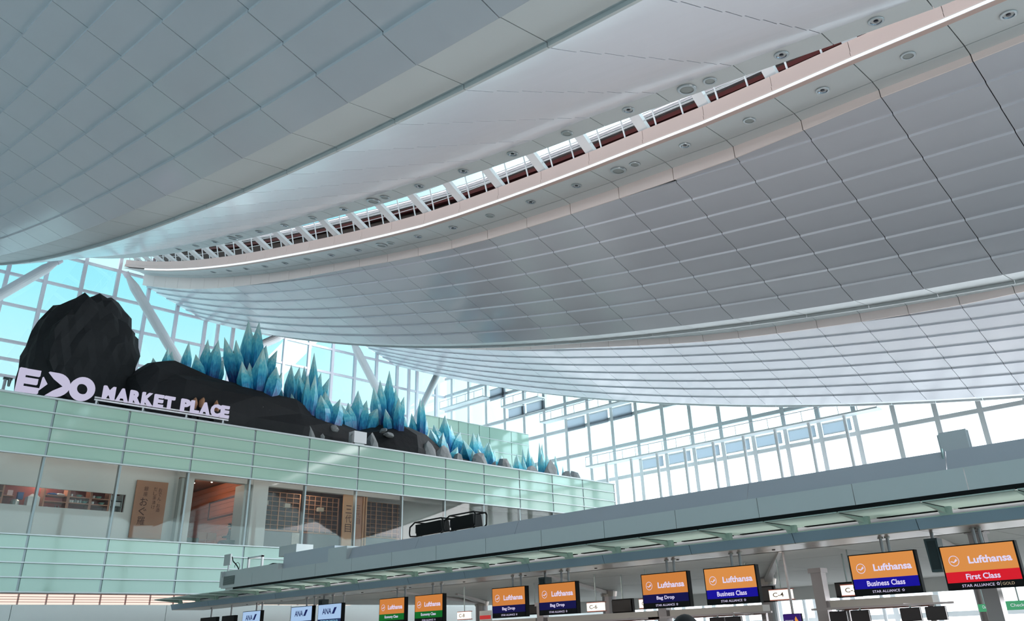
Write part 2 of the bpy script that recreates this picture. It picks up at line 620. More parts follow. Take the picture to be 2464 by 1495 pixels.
for bay, kind in ((-2, 'spot'), (-1, 'disc'), (0, 'spot'), (1, 'disc'), (2, 'spot'), (3, 'pair'), (4, 'spot'), (5, 'spot'), (6, 'disc'), (7, 'spot'), (8, 'spot'), (9, 'pair'), (10, 'spot'), (11, 'spot'), (12, 'disc'), (13, 'spot'), (14, 'spot'), (15, 'spot'), (16, 'spot'), (17, 'spot')):
    if kind == 'pair':
        put('s2', bay, 'disc', 1.45, 0.45)
        put('s2', bay, 'disc', 1.0, -0.35)
    else:
        put('s2', bay, kind)
for bay, kind in ((-1, 'spot'), (0, 'spot'), (1, 'pair'), (2, 'spot'), (3, 'disc'), (4, 'spot'), (5, 'spot'), (6, 'spot'), (7, 'pair'), (8, 'spot'), (9, 'disc'), (10, 'spot'), (11, 'spot'), (12, 'pair'), (13, 'spot'), (14, 'disc'), (15, 'spot')):
    if kind == 'pair':
        put('s1', bay, 'disc', 1.45, 0.45)
        put('s1', bay, 'disc', 1.0, -0.35)
    else:
        put('s1', bay, kind)

# ------------------------------------------------------------------ far left glass wall (y = 70)
YF, XF = 70.2, 60.6
wl_ = empty('wall_left', (30, YF, 0))
tag(wl_, 'tall curtain wall of glass behind the shop block, blue sky outside', kind='structure')
MX = [15.05 + 2.76 * i for i in range(-2, 17)]
ZH = [8.0, 14.0, 18.0, 19.7, 20.9, 22.2, 23.6, 26.5, 29.0, 31.5]
def roofz(x, y):
    """underside of the roof, coarse"""
    for k in (1, 2, 3):
        xb = XB[k]
        sh = xb - 31.4
        if XP(y) + sh - 0.1 <= x <= xb:
            return 12 + A(y) + RISE * (xb - x) * (1 - g(y))
        if xb < x <= xb + 1.5:
            return 12 + A(y)
        xj = XJ(y) - 9.35 + xb
        if xb + 1.5 < x <= xj:
            return 12 + A(y) + (x - xb - 1.5) / (xj - xb - 1.5) * ZS(y)
    return zs(y)
for x in MX:
    if x < XF:
        MB().box((x - 0.14, YF - 0.14, 0), (x + 0.14, YF + 0.14, 33.5)).build('mullion', M_MULL, wl_)
for z in ZH:
    MB().box((MX[0], YF - 0.1, z - 0.11), (XF, YF + 0.1, z + 0.11)).build('transom', M_MULL, wl_)
MXX = [x for x in MX if x < XF] + [XF]
for a, b in zip(MXX, MXX[1:]):
    for z0, z1 in zip(ZH[1:], ZH[2:]):
        MB().box((a + 0.14, YF + 0.02, z0 + 0.11), (b - 0.14, YF + 0.04, z1 - 0.11)).build('pane', G_CLEAR, wl_)
MB().box((MX[0], YF - 0.05, 0), (XF, YF + 0.3, 14.0)).build('lower_panel', M_WALLW, wl_)
MB().box((-14.2, YF - 0.05, 0), (MX[0], YF + 0.3, 34)).build('unseen_solid_end', M_WALLW, wl_)  # unseen solid stretch, added to stop daylight from the far left
# extra close pair of posts
for x in (32.7, 55.05):
    MB().box((x - 0.12, YF - 0.5, 0), (x + 0.12, YF - 0.2, 29.3)).build('inner_post', M_MULL, wl_)

# inclined struts carrying the roof
strut_spec = [((17.42, 29.58), (11.5, 23.0), 'thick white roof strut crossing the leftmost panes'),
              ((23.7, 29.9), (29.6, 22.9), 'white roof strut leaning right, just right of the dark boulder'),
              ((38.2, 28.3), (31.5, 23.9), 'white roof strut leaning left, behind the tallest blue crystals'),
              ((46.5, 29.1), (51.5, 22.5), 'white roof strut leaning right, near the middle of the glass'),
              ((57.7, 28.4), (53.3, 20.2), 'white roof strut leaning left beside the glass corner')]
for (a, b, lab) in strut_spec:
    m = MB()
    pa, pb = V((a[0], 68, a[1])), V((b[0], 68, b[1]))
    d = (pb - pa)
    ends = pa - d.normalized() * 0.6
    o = empty('roof_strut', pb)
    m.tube(ends, pa + d * 0.06, 0.18, 0.40, 16).tube(pa + d * 0.06, pb, 0.40, 0.40, 16).tube(pb, pb + d * 1.0, 0.40, 0.3, 16)
    m.build('shaft', M_WHITE, o, smooth=False)
    MB().tube(pa - d.normalized() * 0.9, pa - d.normalized() * 0.5, 0.26, 0.26, 12).build('pin_joint', M_MULL, o)
    tag(o, lab, 'strut', 'inclined struts under the far roof edge')

# ------------------------------------------------------------------ right glass wall (x = 60.6)
wr = empty('wall_right', (XF, 35, 0))
tag(wr, 'bright glass wall with pale frames and service walkways behind the check-in canopy', kind='structure')
MY = [24.62 + 2.77 * i for i in range(-6, 17)]
ZR = [2.2, 6.2, 10.2, 14.25, 17.0, 19.6, 22.1, 24.9, 26.6, 28.6]
for i, y in enumerate(MY):
    MB().box((XF - 0.18, y - 0.17, 0), (XF + 0.18, y + 0.17, min(30, roofz(54, y) + 6))).build('mullion', M_MULLR, wr)
for z in ZR:
    MB().box((XF - 0.12, MY[0], z - 0.15), (XF + 0.12, YF, z + 0.15)).build('transom', M_MULLR, wr)
for a, b in zip(MY, MY[1:] + [YF]):
    if b - a < 0.5:
        continue
    for j, (z0, z1) in enumerate(zip(ZR, ZR[1:])):
        if z0 > roofz(54, a) + 7:
            continue
        MB().box((XF + 0.02, a + 0.17, z0 + 0.15), (XF + 0.04, b - 0.17, z1 - 0.15)).build('pane', G_FROST if z1 <= 14.3 else G_CLEAR, wr)
# white posts standing inside, beside each mullion of the lower tier
for y in MY[6:15]:
    MB().tube((XF - 0.9, y + 0.45, 0), (XF - 0.9, y + 0.45, 15.5), 0.13, seg=10).build('inner_post', M_WHITE, wr)

def walkway(y0, y1, z, lab, blinds, posts=True):
    o = empty('service_walkway', (XF - 0.7, (y0 + y1) / 2, z))
    MB().box((XF - 1.2, y0, z - 0.12), (XF - 0.2, y1, z)).build('deck', M_MULLR, o)
    MB().tube((XF - 1.15, y0, z + 0.75), (XF - 1.15, y1, z + 0.75), 0.035, seg=6).build('handrail', M_MULL, o)
    n = max(1, int((y1 - y0) / 1.38))
    for i in range(n + 1):
        y = y0 + (y1 - y0) * i / n
        MB().tube((XF - 1.15, y, z), (XF - 1.15, y, z + 0.75), 0.028, seg=6).build('railing_post', M_MULL, o)
    tag(o, lab, 'walkway', 'walkways along the bright glass wall')

walkway(22.5, 49.4, 15.62, 'longest and lowest railed walkway across the bright glass wall', 1)
walkway(44.5, 54.8, 20.7, 'railed walkway of middle height on the bright glass wall', 1)
walkway(54.9, 60.1, 23.3, 'short upper railed walkway left on the bright glass wall', 1)
walkway(62.8, 69.8, 25.0, 'topmost walkway beside the corner of the two glass walls', 1)
M_BLIND = glass('blind_cloth', (100, 100, 104), 0.0, haze=0.8, hazecol=(196, 196, 202))
def blind(y0, y1, z, h, lab, grp):
    o = empty('roller_blind', (XF - 0.3, (y0 + y1) / 2, z))
    MB().box((XF - 0.33, y0, z - h), (XF - 0.30, y1, z - 0.1)).build('cloth', M_BLIND, o)
    MB().tube((XF - 0.31, y0, z - 0.06), (XF - 0.31, y1, z - 0.06), 0.06, seg=8).build('roller', M_MULLR, o)
    MB().box((XF - 0.36, y0, z - h - 0.05), (XF - 0.27, y1, z - h)).build('hem_bar', M_MULLR, o)
    tag(o, lab, 'blind', grp)
ordw = ['first', 'second', 'third', 'fourth', 'fifth', 'sixth', 'seventh', 'eighth', 'ninth', 'tenth', 'eleventh']
ya = [y for y in MY if 23 < y < 45]
for i, (a, b) in enumerate(zip(ya[::-1][1:], ya[::-1])):
    blind(a + 0.3, b - 0.3, 15.4, 0.85, 'pale roller blind under the lowest walkway, %s from its left end' % ordw[i], 'blinds of the lowest walkway')
ya = [y for y in MY if 44 < y < 55]
for i, (a, b) in enumerate(zip(ya[::-1][1:], ya[::-1])):
    blind(a + 0.3, b - 0.3, 20.5, 1.15, 'grey roller blind under the middle walkway, %s from its left end' % ordw[i], 'blinds of the middle walkway')
for i, (a, b) in enumerate(((57.6, 59.9), (54.95, 57.3))):
    blind(a, b, 23.1, 1.0, 'grey roller blind under the short upper walkway, %s from its left end' % ordw[i], 'blinds of the upper walkway')
blind(60.3, 62.6, 25.7, 1.2, 'single grey roller blind hanging highest on the bright glass wall', None)

# ------------------------------------------------------------------ shop block with green glass front (y = 37)
YG = 37.0
GX = [10.82 + 3.02 * i for i in range(-2, 13)]
GX[-1] = 47.4
ZG = [11.15, 10.57, 9.98, 9.41, 8.84, 5.86, 5.36, 4.86, 4.34, 3.83]
wf = empty('wall_front', (28, YG, 0))
tag(wf, 'green glass front of the shop block with thin horizontal fins', kind='structure')
for a, b in zip(GX, GX[1:]):
    for j, (z1, z0) in enumerate(zip(ZG, ZG[1:])):
        if j == 4:
            MB().box((a + 0.05, YG, z0 + 0.03), (b - 0.05, YG + 0.02, z1 - 0.03)).build('window_pane', G_SHOP, wf)
        else:
            MB().box((a + 0.05, YG, z0 + 0.02), (b - 0.05, YG + 0.03, z1 - 0.02)).build('pane', M_GREEN, wf)
for x in GX:
    MB().box((x - 0.045, YG + 0.03, 3.8), (x + 0.045, YG + 0.22, 11.1)).build('post', M_POST, wf)
for z in ZG:
    MB().box((GX[0], YG - 0.13, z - 0.022), (GX[-1], YG + 0.02, z + 0.022)).build('fin', M_FIN, wf)
MB().box((GX[0], YG - 0.1, 11.12), (GX[-1] + 0.06, YG + 0.2, 11.2)).build('cap_rail', M_FIN, wf)
MB().box((GX[-1] - 0.02, YG - 0.02, 3.8), (GX[-1] + 0.07, YG + 0.2, 11.15)).build('corner_post', M_WHITE, wf)
wsd = empty('wall_block_side', (GX[-1], YG + 6, 3.8))
tag(wsd, 'short green glass end of the shop block', kind='structure')
for (z1, z0) in zip(ZG, ZG[1:]):
    for q in range(4):
        MB().box((GX[-1] + 0.02, YG + 0.22 + 3.0 * q, z0 + 0.02), (GX[-1] + 0.05, YG + 3.17 + 3.0 * q, z1 - 0.02)).build('side_pane', M_GREEN, wsd)
tag(MB().box((GX[0], YG + 0.13, 10.3), (GX[-1], YG + 13, 10.5)).build('floor_terrace', M_WALLW), 'flat roof of the shop block that carries the rocks', kind='structure')
MB().box((GX[0], YG + 0.06, 8.86), (GX[-1], YG + 0.12, 10.3)).build('upper_lining', M_WALLW, wf)
MB().box((GX[0], YG + 0.06, 3.4), (GX[-1], YG + 0.12, 5.84)).build('lower_lining', M_WALLW, wf)
tag(MB().box((GX[0], YG + 0.13, 5.6), (GX[-1], YG + 13, 5.8)).build('floor_shop', M_WALLW), 'floor of the shops behind the window band', kind='structure')

# warm lit louvre band and white fascia below the block
M_WARM = mat('warm_diffuser', (255, 236, 222), emit=1.05)
M_REDLINE = mat('copper_line', (176, 92, 76), 0.5)
for i in range(-6, 15):
    x = 10.93 + 1.0 * i
    MB().box((x + 0.03, YG + 0.05, 3.40), (x + 0.97, YG + 0.08, 3.76)).build('light_panel', M_WARM, wf)
    for dx in (0.0, 0.05):
        MB().box((x - 0.032 + dx, YG + 0.03, 3.40), (x - 0.022 + dx, YG + 0.05, 3.76)).build('louvre_joint', M_REDLINE, wf)
for z in (3.49, 3.58, 3.67, 3.77):
    MB().box((GX[0], YG + 0.02, z - 0.008), (26, YG + 0.05, z + 0.008)).build('louvre_bar', M_REDLINE, wf)
for i in range(-1, 6):
    x = 10.75 + 5.9 * i
    MB().box((x + 0.012, YG - 0.02, 1.4), (x + 5.888, YG + 0.05, 3.39)).build('fascia_panel', M_WALLW, wf)

# ---- rooms behind the window band
def room_box(name, a, b, m, parent):
    return MB().box(a, b).build(name, m, parent)

M_GREYTRIM = mat('grey_frame', (176, 186, 184), 0.5)
ri = empty('wall_interior', (15, 38.3, 5.8))
tag(ri, 'white kitchen wall and pillars behind the shop windows', kind='structure')
Y0 = 38.3
# kitchen wall with a serving hatch (X 4.8..17.0, hatch z 7.12..7.84, X 8..14.75)
room_box('wall_panel', (4.8, Y0, 7.85), (17.0, Y0 + 0.12, 9.2), M_WALLW, ri)
room_box('wall_panel', (4.8, Y0, 5.8), (17.0, Y0 + 0.12, 7.12), M_WALLW, ri)
room_box('wall_panel', (14.75, Y0, 7.12), (17.0, Y0 + 0.12, 7.85), M_WALLW, ri)
room_box('return_panel', (17.0, Y0 - 0.35, 5.8), (17.12, Y0 + 6, 8.75), M_GREYTRIM, ri)
room_box('pillar', (17.3, Y0 - 0.15, 5.8), (17.68, Y0 + 0.3, 9.2), M_WALLW, ri)
room_box('pillar', (20.68, Y0 - 0.15, 5.8), (21.5, Y0 + 0.3, 9.2), M_WALLW, ri)
room_box('header', (17.0, Y0 - 0.1, 8.82), (47, Y0 + 0.2, 10.3), M_WALLW, ri)
room_box('jamb', (20.3, Y0 + 0.0, 5.8), (20.68, Y0 + 0.9, 8.82), M_GREYTRIM, ri)
room_box('back_wall', (4.8, 46.8, 5.8), (47, 47, 10.3), mat('brown_wall', (112, 74, 58), 0.7), ri)
room_box('right_room_wall', (29.2, Y0 + 2.5, 5.8), (47, Y0 + 2.62, 10.3), M_WALLW, ri)
MR_CEIL = mat('restaurant_ceiling', (150, 110, 92), 0.8)
room_box('ceiling_panel', (17.15, Y0 + 0.2, 9.55), (29, 46.8, 9.7), MR_CEIL, ri)

# hatch interior: red wall, timber shelf units, crockery
M_REDW = mat('dark_red_wall', (118, 44, 38), 0.7, noise=0.1)
M_SHELF = mat('shelf_timber', (186, 132, 106), 0.6, noise=0.1, nscale=6)
kb = MB().box((4.8, Y0 + 1.0, 6.6), (15.2, Y0 + 1.05, 8.4)).build('kitchen_wall', M_REDW)
tag(kb, 'dark red wall inside the kitchen hatch', kind='structure')
def shelf(x0, x1, lab):
    o = empty('shelf_unit', ((x0 + x1) / 2, Y0 + 0.45, 7.0))
    for x in (x0, x1):
        MB().box((x - 0.03, Y0 + 0.2, 7.0), (x + 0.03, Y0 + 0.7, 7.95)).build('side', M_SHELF, o)
    for z in (7.0, 7.36, 7.6):
        MB().box((x0 + 0.03, Y0 + 0.2, z), (x1 - 0.03, Y0 + 0.7, z + 0.035)).build('board', M_SHELF, o)
    tag(o, lab, 'shelf', 'timber shelves in the kitchen hatch')
shelf(11.55, 12.45, 'timber shelf unit in the hatch holding cloths, left of three')
shelf(12.5, 13.36, 'timber shelf unit in the hatch holding cups and bowls, middle of three')
shelf(13.4, 14.15, 'timber shelf unit in the hatch holding bowls and white cups, right of three')
shelf(9.0, 10.0, 'timber shelf unit at the left picture edge inside the hatch')
M_CHINA = mat('white_china', (228, 232, 230), 0.35)
M_TEAL = mat('teal_china', (120, 170, 160), 0.35)
M_BLUE = mat('blue_plastic', (34, 84, 150), 0.4)
M_STEEL = mat('dull_steel', (150, 158, 156), 0.35, 0.6)
cup_m = MB().lathe([(0.0, 0), (0.045, 0), (0.055, 0.12), (0.045, 0.12), (0.04, 0.02), (0.0, 0.02)], 10).mesh('cup', M_CHINA)
bowl_m = MB().lathe([(0.0, 0), (0.06, 0), (0.13, 0.1), (0.12, 0.1), (0.05, 0.02), (0.0, 0.02)], 12).mesh('bowl', M_TEAL)
bottle_m = MB().lathe([(0.0, 0), (0.05, 0), (0.05, 0.13), (0.02, 0.17), (0.02, 0.2), (0.0, 0.2)], 10).mesh('bottle', M_STEEL)
items = [(cup_m, 'cup', 12.62, 7.395), (cup_m, 'cup', 12.72, 7.395), (bottle_m, 'bottle', 12.82, 7.395), (cup_m, 'cup', 12.93, 7.395), (bottle_m, 'bottle', 13.04, 7.395),
         (bowl_m, 'bowl', 13.2, 7.395), (cup_m, 'cup', 12.65, 7.635), (bowl_m, 'bowl', 12.95, 7.635), (bowl_m, 'bowl', 12.75, 7.035), (bowl_m, 'bowl', 13.05, 7.035),
         (cup_m, 'cup', 13.5, 7.035), (cup_m, 'cup', 13.75, 7.035), (cup_m, 'cup', 13.86, 7.035), (cup_m, 'cup', 13.97, 7.035), (bowl_m, 'bowl', 13.75, 7.635),
         (cup_m, 'cup', 13.55, 7.635), (cup_m, 'cup', 13.55, 7.395), (bowl_m, 'bowl', 13.9, 7.395), (cup_m, 'cup', 11.9, 7.035), (bottle_m, 'bottle', 12.1, 7.035), (bottle_m, 'bottle', 12.22, 7.035),
         (cup_m, 'cup', 9.25, 7.395), (bottle_m, 'bottle', 9.4, 7.395), (bottle_m, 'bottle', 9.55, 7.395), (cup_m, 'cup', 9.8, 7.635)]
seen = {}
names_it = {'cup': 'small white cup', 'bowl': 'teal china bowl', 'bottle': 'slim steel flask'}
def sh_name(x, z):
    unit = 'leftmost' if x < 10.5 else ('cloth' if x < 12.48 else ('middle' if x < 13.38 else 'right'))
    row = {7.035: 'bottom', 7.395: 'middle', 7.635: 'top'}[z]
    return unit, row
grp = {}
for me, nm, x, z in items:
    u, r_ = sh_name(x, z)
    grp.setdefault((nm, u, r_), []).append((me, x, z))
for (nm, u, r_), L in grp.items():
    L.sort(key=lambda q: q[1])
    for i, (me, x, z) in enumerate(L):
        o = link(nm, me, None, (x, Y0 + 0.38, z))
        pos = '' if len(L) == 1 else ', %s from the left' % ordw[i]
        tag(o, '%s on the %s board of the %s hatch shelf%s' % (names_it[nm], r_, u, pos), nm, 'crockery in the kitchen hatch')
# cloth bundles, machine, blue box
def lump(name, c, r, m, seed, lab, cat, sub=2):
    rnd = random.Random(seed)
    import bmesh
    bm = bmesh.new()
    bmesh.ops.create_icosphere(bm, subdivisions=sub, radius=1)
    for v in bm.verts:
        v.co *= 1 + rnd.uniform(-0.15, 0.15)
        v.co = V((v.co.x * r[0], v.co.y * r[1], v.co.z * r[2]))
    me = bpy.data.meshes.new(name)
    bm.to_mesh(me)
    bm.free()
    me.materials.append(m)
    o = link(name, me, None, c)
    tag(o, lab, cat)
    return o
lump('folded_cloth', (11.9, Y0 + 0.42, 7.69), (0.22, 0.15, 0.06), M_BLUE, 1, 'pale blue bundled cloth on the top board of the cloth shelf', 'cloth')
lump('folded_cloth', (12.2, Y0 + 0.42, 7.69), (0.2, 0.15, 0.055), M_CHINA, 2, 'white bundled cloth on the top board of the cloth shelf', 'cloth')
lump('folded_cloth', (11.8, Y0 + 0.42, 7.11), (0.2, 0.15, 0.08), M_CHINA, 3, 'white crumpled cloth on the lowest board of the cloth shelf', 'cloth')
o = empty('coffee_machine', (11.15, Y0 + 0.4, 6.9))
MB().box((10.95, Y0 + 0.2, 6.9), (11.4, Y0 + 0.6, 7.5)).build('body', M_CHINA, o)
MB().hexa([(10.98, Y0 + .2, 7.5), (11.38, Y0 + .2, 7.5), (11.38, Y0 + .6, 7.5), (10.98, Y0 + .6, 7.5), (11.1, Y0 + .3, 7.62), (11.3, Y0 + .3, 7.62), (11.3, Y0 + .5, 7.62), (11.1, Y0 + .5, 7.62)]).build('hopper', M_CHINA, o)
tag(o, 'white appliance standing left of the timber shelves in the hatch', 'appliance')
o = empty('water_boiler', (10.55, Y0 + 0.4, 6.9))
MB().lathe([(0.16, 0), (0.17, 0.4), (0.1, 0.47), (0, 0.47)], 14, (10.55, Y0 + 0.4, 6.9)).build('tank', M_STEEL, o)
MB().tube((10.55, Y0 + 0.22, 7.1), (10.55, Y0 + 0.22, 7.35), 0.03).build('sight_glass', M_CHINA, o)
tag(o, 'steel water boiler in the hatch beside the blue box', 'appliance')
o = empty('storage_box', (10.75, Y0 + 0.6, 7.4))
MB().box((10.66, Y0 + 0.55, 7.42), (10.86, Y0 + 0.75, 7.66)).build('body', M_BLUE, o)
MB().box((10.65, Y0 + 0.54, 7.66), (10.87, Y0 + 0.76, 7.69)).build('lid', M_BLUE, o)
tag(o, 'blue plastic box high in the kitchen hatch', 'box')
o = empty('wall_shelf', (10.3, Y0 + 0.6, 7.55))
MB().box((10.03, Y0 + 0.5, 7.5), (10.5, Y0 + 0.95, 7.53)).build('board', M_SHELF, o)
MB().box((10.1, Y0 + 0.9, 7.4), (10.13, Y0 + 0.95, 7.5)).build('bracket', M_STEEL, o)
tag(o, 'small wall shelf in the hatch holding a paper pack', 'shelf')
o = MB().box((10.25, Y0 + 0.55, 7.535), (10.45, Y0 + 0.75, 7.74)).build('paper_pack', mat('pack_paper', (214, 190, 190), 0.8))
tag(o, 'pinkish paper pack on the small wall shelf', 'pack')

o = empty('storage_rack', (14.45, Y0 + 0.4, 7.0))
MB().box((14.2, Y0 + 0.7, 7.0), (14.74, Y0 + 0.74, 7.9)).build('back', M_CHINA, o)
for z in (7.05, 7.38, 7.62):
    MB().box((14.2, Y0 + 0.2, z), (14.74, Y0 + 0.7, z + 0.02)).build('shelf_board', M_STEEL, o)
for x in (14.2, 14.7):
    MB().box((x, Y0 + 0.2, 7.0), (x + 0.03, Y0 + 0.7, 7.9)).build('side', M_CHINA, o)
tag(o, 'pale metal rack at the right end of the kitchen hatch', 'rack')
o = empty('storage_tub', (14.5, Y0 + 0.4, 7.4))
MB().box((14.3, Y0 + 0.25, 7.4), (14.66, Y0 + 0.55, 7.56)).build('tub', M_CHINA, o)
MB().box((14.32, Y0 + 0.245, 7.42), (14.42, Y0 + 0.25, 7.54)).build('label_patch', M_BLUE, o)
tag(o, 'white tub with a blue patch on the pale metal rack', 'tub')

# sign boards
M_BOARD = mat('board_timber', (178, 130, 102), 0.55, noise=0.12, nscale=2.5)
M_INK = mat('ink', (70, 32, 24), 0.7)
X_, Z_ = (1, 0, 0), (0, 0, 1)
o = empty('menu_board', (15.8, 38.2, 6.1))
MB().box((15.1, 38.19, 6.1), (16.5, 38.26, 8.51)).build('board', M_BOARD, o)
def column_text(chars, x, ztop, size, parent, m, y):
    z = ztop
    for ch in chars:
        if ch in '・':
            MB().tube((x + size / 2, y, z - size * 0.25), (x + size / 2, y + 0.005, z - size * 0.25), size * 0.08, seg=8).build('dot', m, parent)
            z -= size * 0.55
            continue
        lettering('character', ch, (x, y, z - size), X_, Z_, size * 0.92, size * 0.95, m, parent)
        z -= size * 1.12
column_text('おでん・お酒', 16.1, 8.25, 0.17, o, M_INK, 38.185)
column_text('だし茶漬け', 15.88, 8.27, 0.17, o, M_INK, 38.185)
column_text('銀座', 15.45, 8.27, 0.2, o, M_INK, 38.185)
column_text('おぐ羅', 15.35, 7.80, 0.36, o, M_INK, 38.185)
tag(o, 'tall brown timber sign board with brush lettering on the white kitchen wall', 'sign')
M_BOARD2 = mat('board_timber_light', (206, 158, 116), 0.55, noise=0.1, nscale=3)
o = empty('shop_sign', (26.33, 38.25, 5.8))
MB().box((25.97, 38.22, 5.8), (26.68, 38.3, 8.82)).build('board', M_BOARD2, o)
column_text('三代目', 26.12, 8.3, 0.42, o, M_INK, 38.21)
tag(o, 'pale timber shop board with three large brush characters left of the window post', 'sign')
o = empty('shop_sign', (26.95, 38.3, 5.8))
MB().box((26.72, 38.27, 5.8), (27.2, 38.33, 8.81)).build('board', M_BOARD, o)
column_text('三代目', 26.8, 8.35, 0.3, o, mat('ink_faded', (112, 80, 66), 0.7), 38.26)
tag(o, 'narrow timber shop board half hidden behind the window post', 'sign')
for x in (27.25, 27.42):
    p = MB().box((x, 38.24, 5.8), (x + 0.08, 38.36, 8.81)).build('timber_post', M_BOARD2)
    tag(p, 'slim timber door post right of the shop boards, %s of two' % ('left' if x < 27.3 else 'right'), 'post', 'door posts of the lattice room')

# restaurant: orange timber wall, seat back, chairs, diners, lamps
M_ORANGE = mat('orange_timber', (180, 106, 76), 0.5, noise=0.18, nscale=1.5)
M_DKTIM = mat('dark_timber', (84, 40, 30), 0.6)
rw = empty('wall_timber', (21.25, 42, 5.8))
tag(rw, 'orange timber wall panel of the restaurant', kind='structure')
for i in range(14):
    z = 5.85 + 0.26 * i
    MB().box((21.2, Y0 + 0.35, z + 0.006), (21.28, 46.7, z + 0.254)).build('plank', M_ORANGE, rw)
for z in (7.78, 8.62):
    MB().box((21.16, Y0 + 0.35, z), (21.2, 43.55, z + 0.07)).build('trim', M_DKTIM, rw)
MB().box((21.16, 43.5, 7.78), (21.2, 43.57, 8.69)).build('trim', M_DKTIM, rw)
bw = MB().box((17.2, 44.4, 5.8), (20.4, 44.5, 7.98)).build('partition_screen', mat('dark_brown', (58, 38, 38), 0.7))
tag(bw, 'dark low partition at the back of the restaurant', 'partition')
M_WARMLAMP = mat('warm_lamp', (255, 246, 234), emit=6.0)
for i, (x, y) in enumerate(((18.9, 43.6), (19.15, 42.8), (19.3, 44.0), (19.6, 42.3), (20.2, 41.6), (20.7, 40.9))):
    o = empty('spot_lamp', (x, y, 9.5))
    MB().tube((x, y, 9.38), (x, y, 9.55), 0.05, 0.05).build('can', M_BLACK, o)
    MB().lathe([(0.0, -0.02), (0.045, -0.005), (0.05, 0.02)], 10, (x, y, 9.36)).build('bulb', M_WARMLAMP, o)
    tag(o, 'small bright spot lamp on the restaurant ceiling, %s from the left' % ordw[i], 'lamp', 'spot lamps of the restaurant')
M_EXIT = mat('exit_green', (140, 225, 205), emit=0.9)
for (x, y, z, lab) in ((18.25, 40.8, 8.9, 'small lit green exit sign at the restaurant opening'), (22.9, 40.2, 7.75, 'small glowing green exit lamp before the lattice screen')):
    o = empty('exit_sign', (x, y, z))
    MB().box((x - 0.09, y, z - 0.09), (x + 0.09, y + 0.05, z + 0.09)).build('lit_panel', M_EXIT, o)
    MB().box((x - 0.1, y + 0.05, z - 0.1), (x + 0.1, y + 0.1, z + 0.1)).build('case', M_WALLW, o)
    tag(o, lab, 'sign')

def chair(x, y, rz, lab, m):
    o = empty('dining_chair', (x, y, 5.8))
    c, s_ = math.cos(rz), math.sin(rz)
    def T(p):
        return (x + p[0] * c - p[1] * s_, y + p[0] * s_ + p[1] * c, 5.8 + p[2])
    def bx(a, b, nm):
        q = [(a[0], a[1], a[2]), (b[0], a[1], a[2]), (b[0], b[1], a[2]), (a[0], b[1], a[2]), (a[0], a[1], b[2]), (b[0], a[1], b[2]), (b[0], b[1], b[2]), (a[0], b[1], b[2])]
        MB().hexa([T(p) for p in q]).build(nm, m, o)
    bx((-0.22, -0.22, 0.42), (0.22, 0.22, 0.47), 'seat')
    bx((-0.22, -0.22, 0.62), (0.22, -0.18, 0.95), 'backrest')
    for sx in (-1, 1):
        for sy in (-1, 1):
            bx((sx * 0.2 - 0.02, sy * 0.2 - 0.02, 0), (sx * 0.2 + 0.02, sy * 0.2 + 0.02, 0.42 if sy > 0 else 0.9), 'leg')
    tag(o, lab, 'chair', 'restaurant chairs')
M_CHAIR = mat('chair_timber', (196, 130, 96), 0.55)
chair(19.3, 40.3, 0.1, 'light timber dining chair with its back to the window, left of two', M_CHAIR)
chair(19.85, 40.35, -0.1, 'light timber dining chair with its back to the window, right of two', M_CHAIR)
M_GREENSEAT = mat('green_upholstery', (44, 70, 58), 0.8)
for i, (a, b) in enumerate(((17.8, 18.5), (20.0, 20.65))):
    o = empty('booth_seat', ((a + b) / 2, 38.9, 5.8))
    MB().box((a, 38.7, 5.8), (b, 39.1, 6.3)).build('back', M_GREENSEAT, o)
    MB().box((a, 39.1, 5.8), (b, 39.6, 6.15)).build('cushion', M_GREENSEAT, o)
    tag(o, 'dark green booth seat at the %s end of the restaurant window' % ('left' if i == 0 else 'right'), 'seat', 'booth seats')

def skinned(name, joints, edges, m, parent, sub=1):
    me = bpy.data.meshes.new(name)
    me.from_pydata([j[0] for j in joints], edges, [])
    o = bpy.data.objects.new(name, me)
    col.objects.link(o)
    md = o.modifiers.new('skin', 'SKIN')
    me.skin_vertices.new() if not me.skin_vertices else None
    for i, j in enumerate(joints):
        sv = me.skin_vertices[0].data[i]
        sv.radius = (j[1], j[1] if len(j) < 3 else j[2])
        sv.use_root = (i == 0)
    sd = o.modifiers.new('sub', 'SUBSURF')
    sd.levels = sub
    sd.render_levels = sub
    md.use_smooth_shade = True
    dg = bpy.context.evaluated_depsgraph_get()
    nm = bpy.data.meshes.new_from_object(o.evaluated_get(dg))
    bpy.data.objects.remove(o)
    nm.name = name
    nm.materials.clear()
    nm.materials.append(m)
    return link(name, nm, parent)

M_SKIN = mat('skin', (214, 168, 142), 0.55)
M_HAIR = mat('black_hair', (18, 15, 14), 0.5)
M_CLOTHD = mat('dark_cloth', (26, 28, 36), 0.85)
M_CLOTHW = mat('pale_cloth', (206, 210, 206), 0.85)

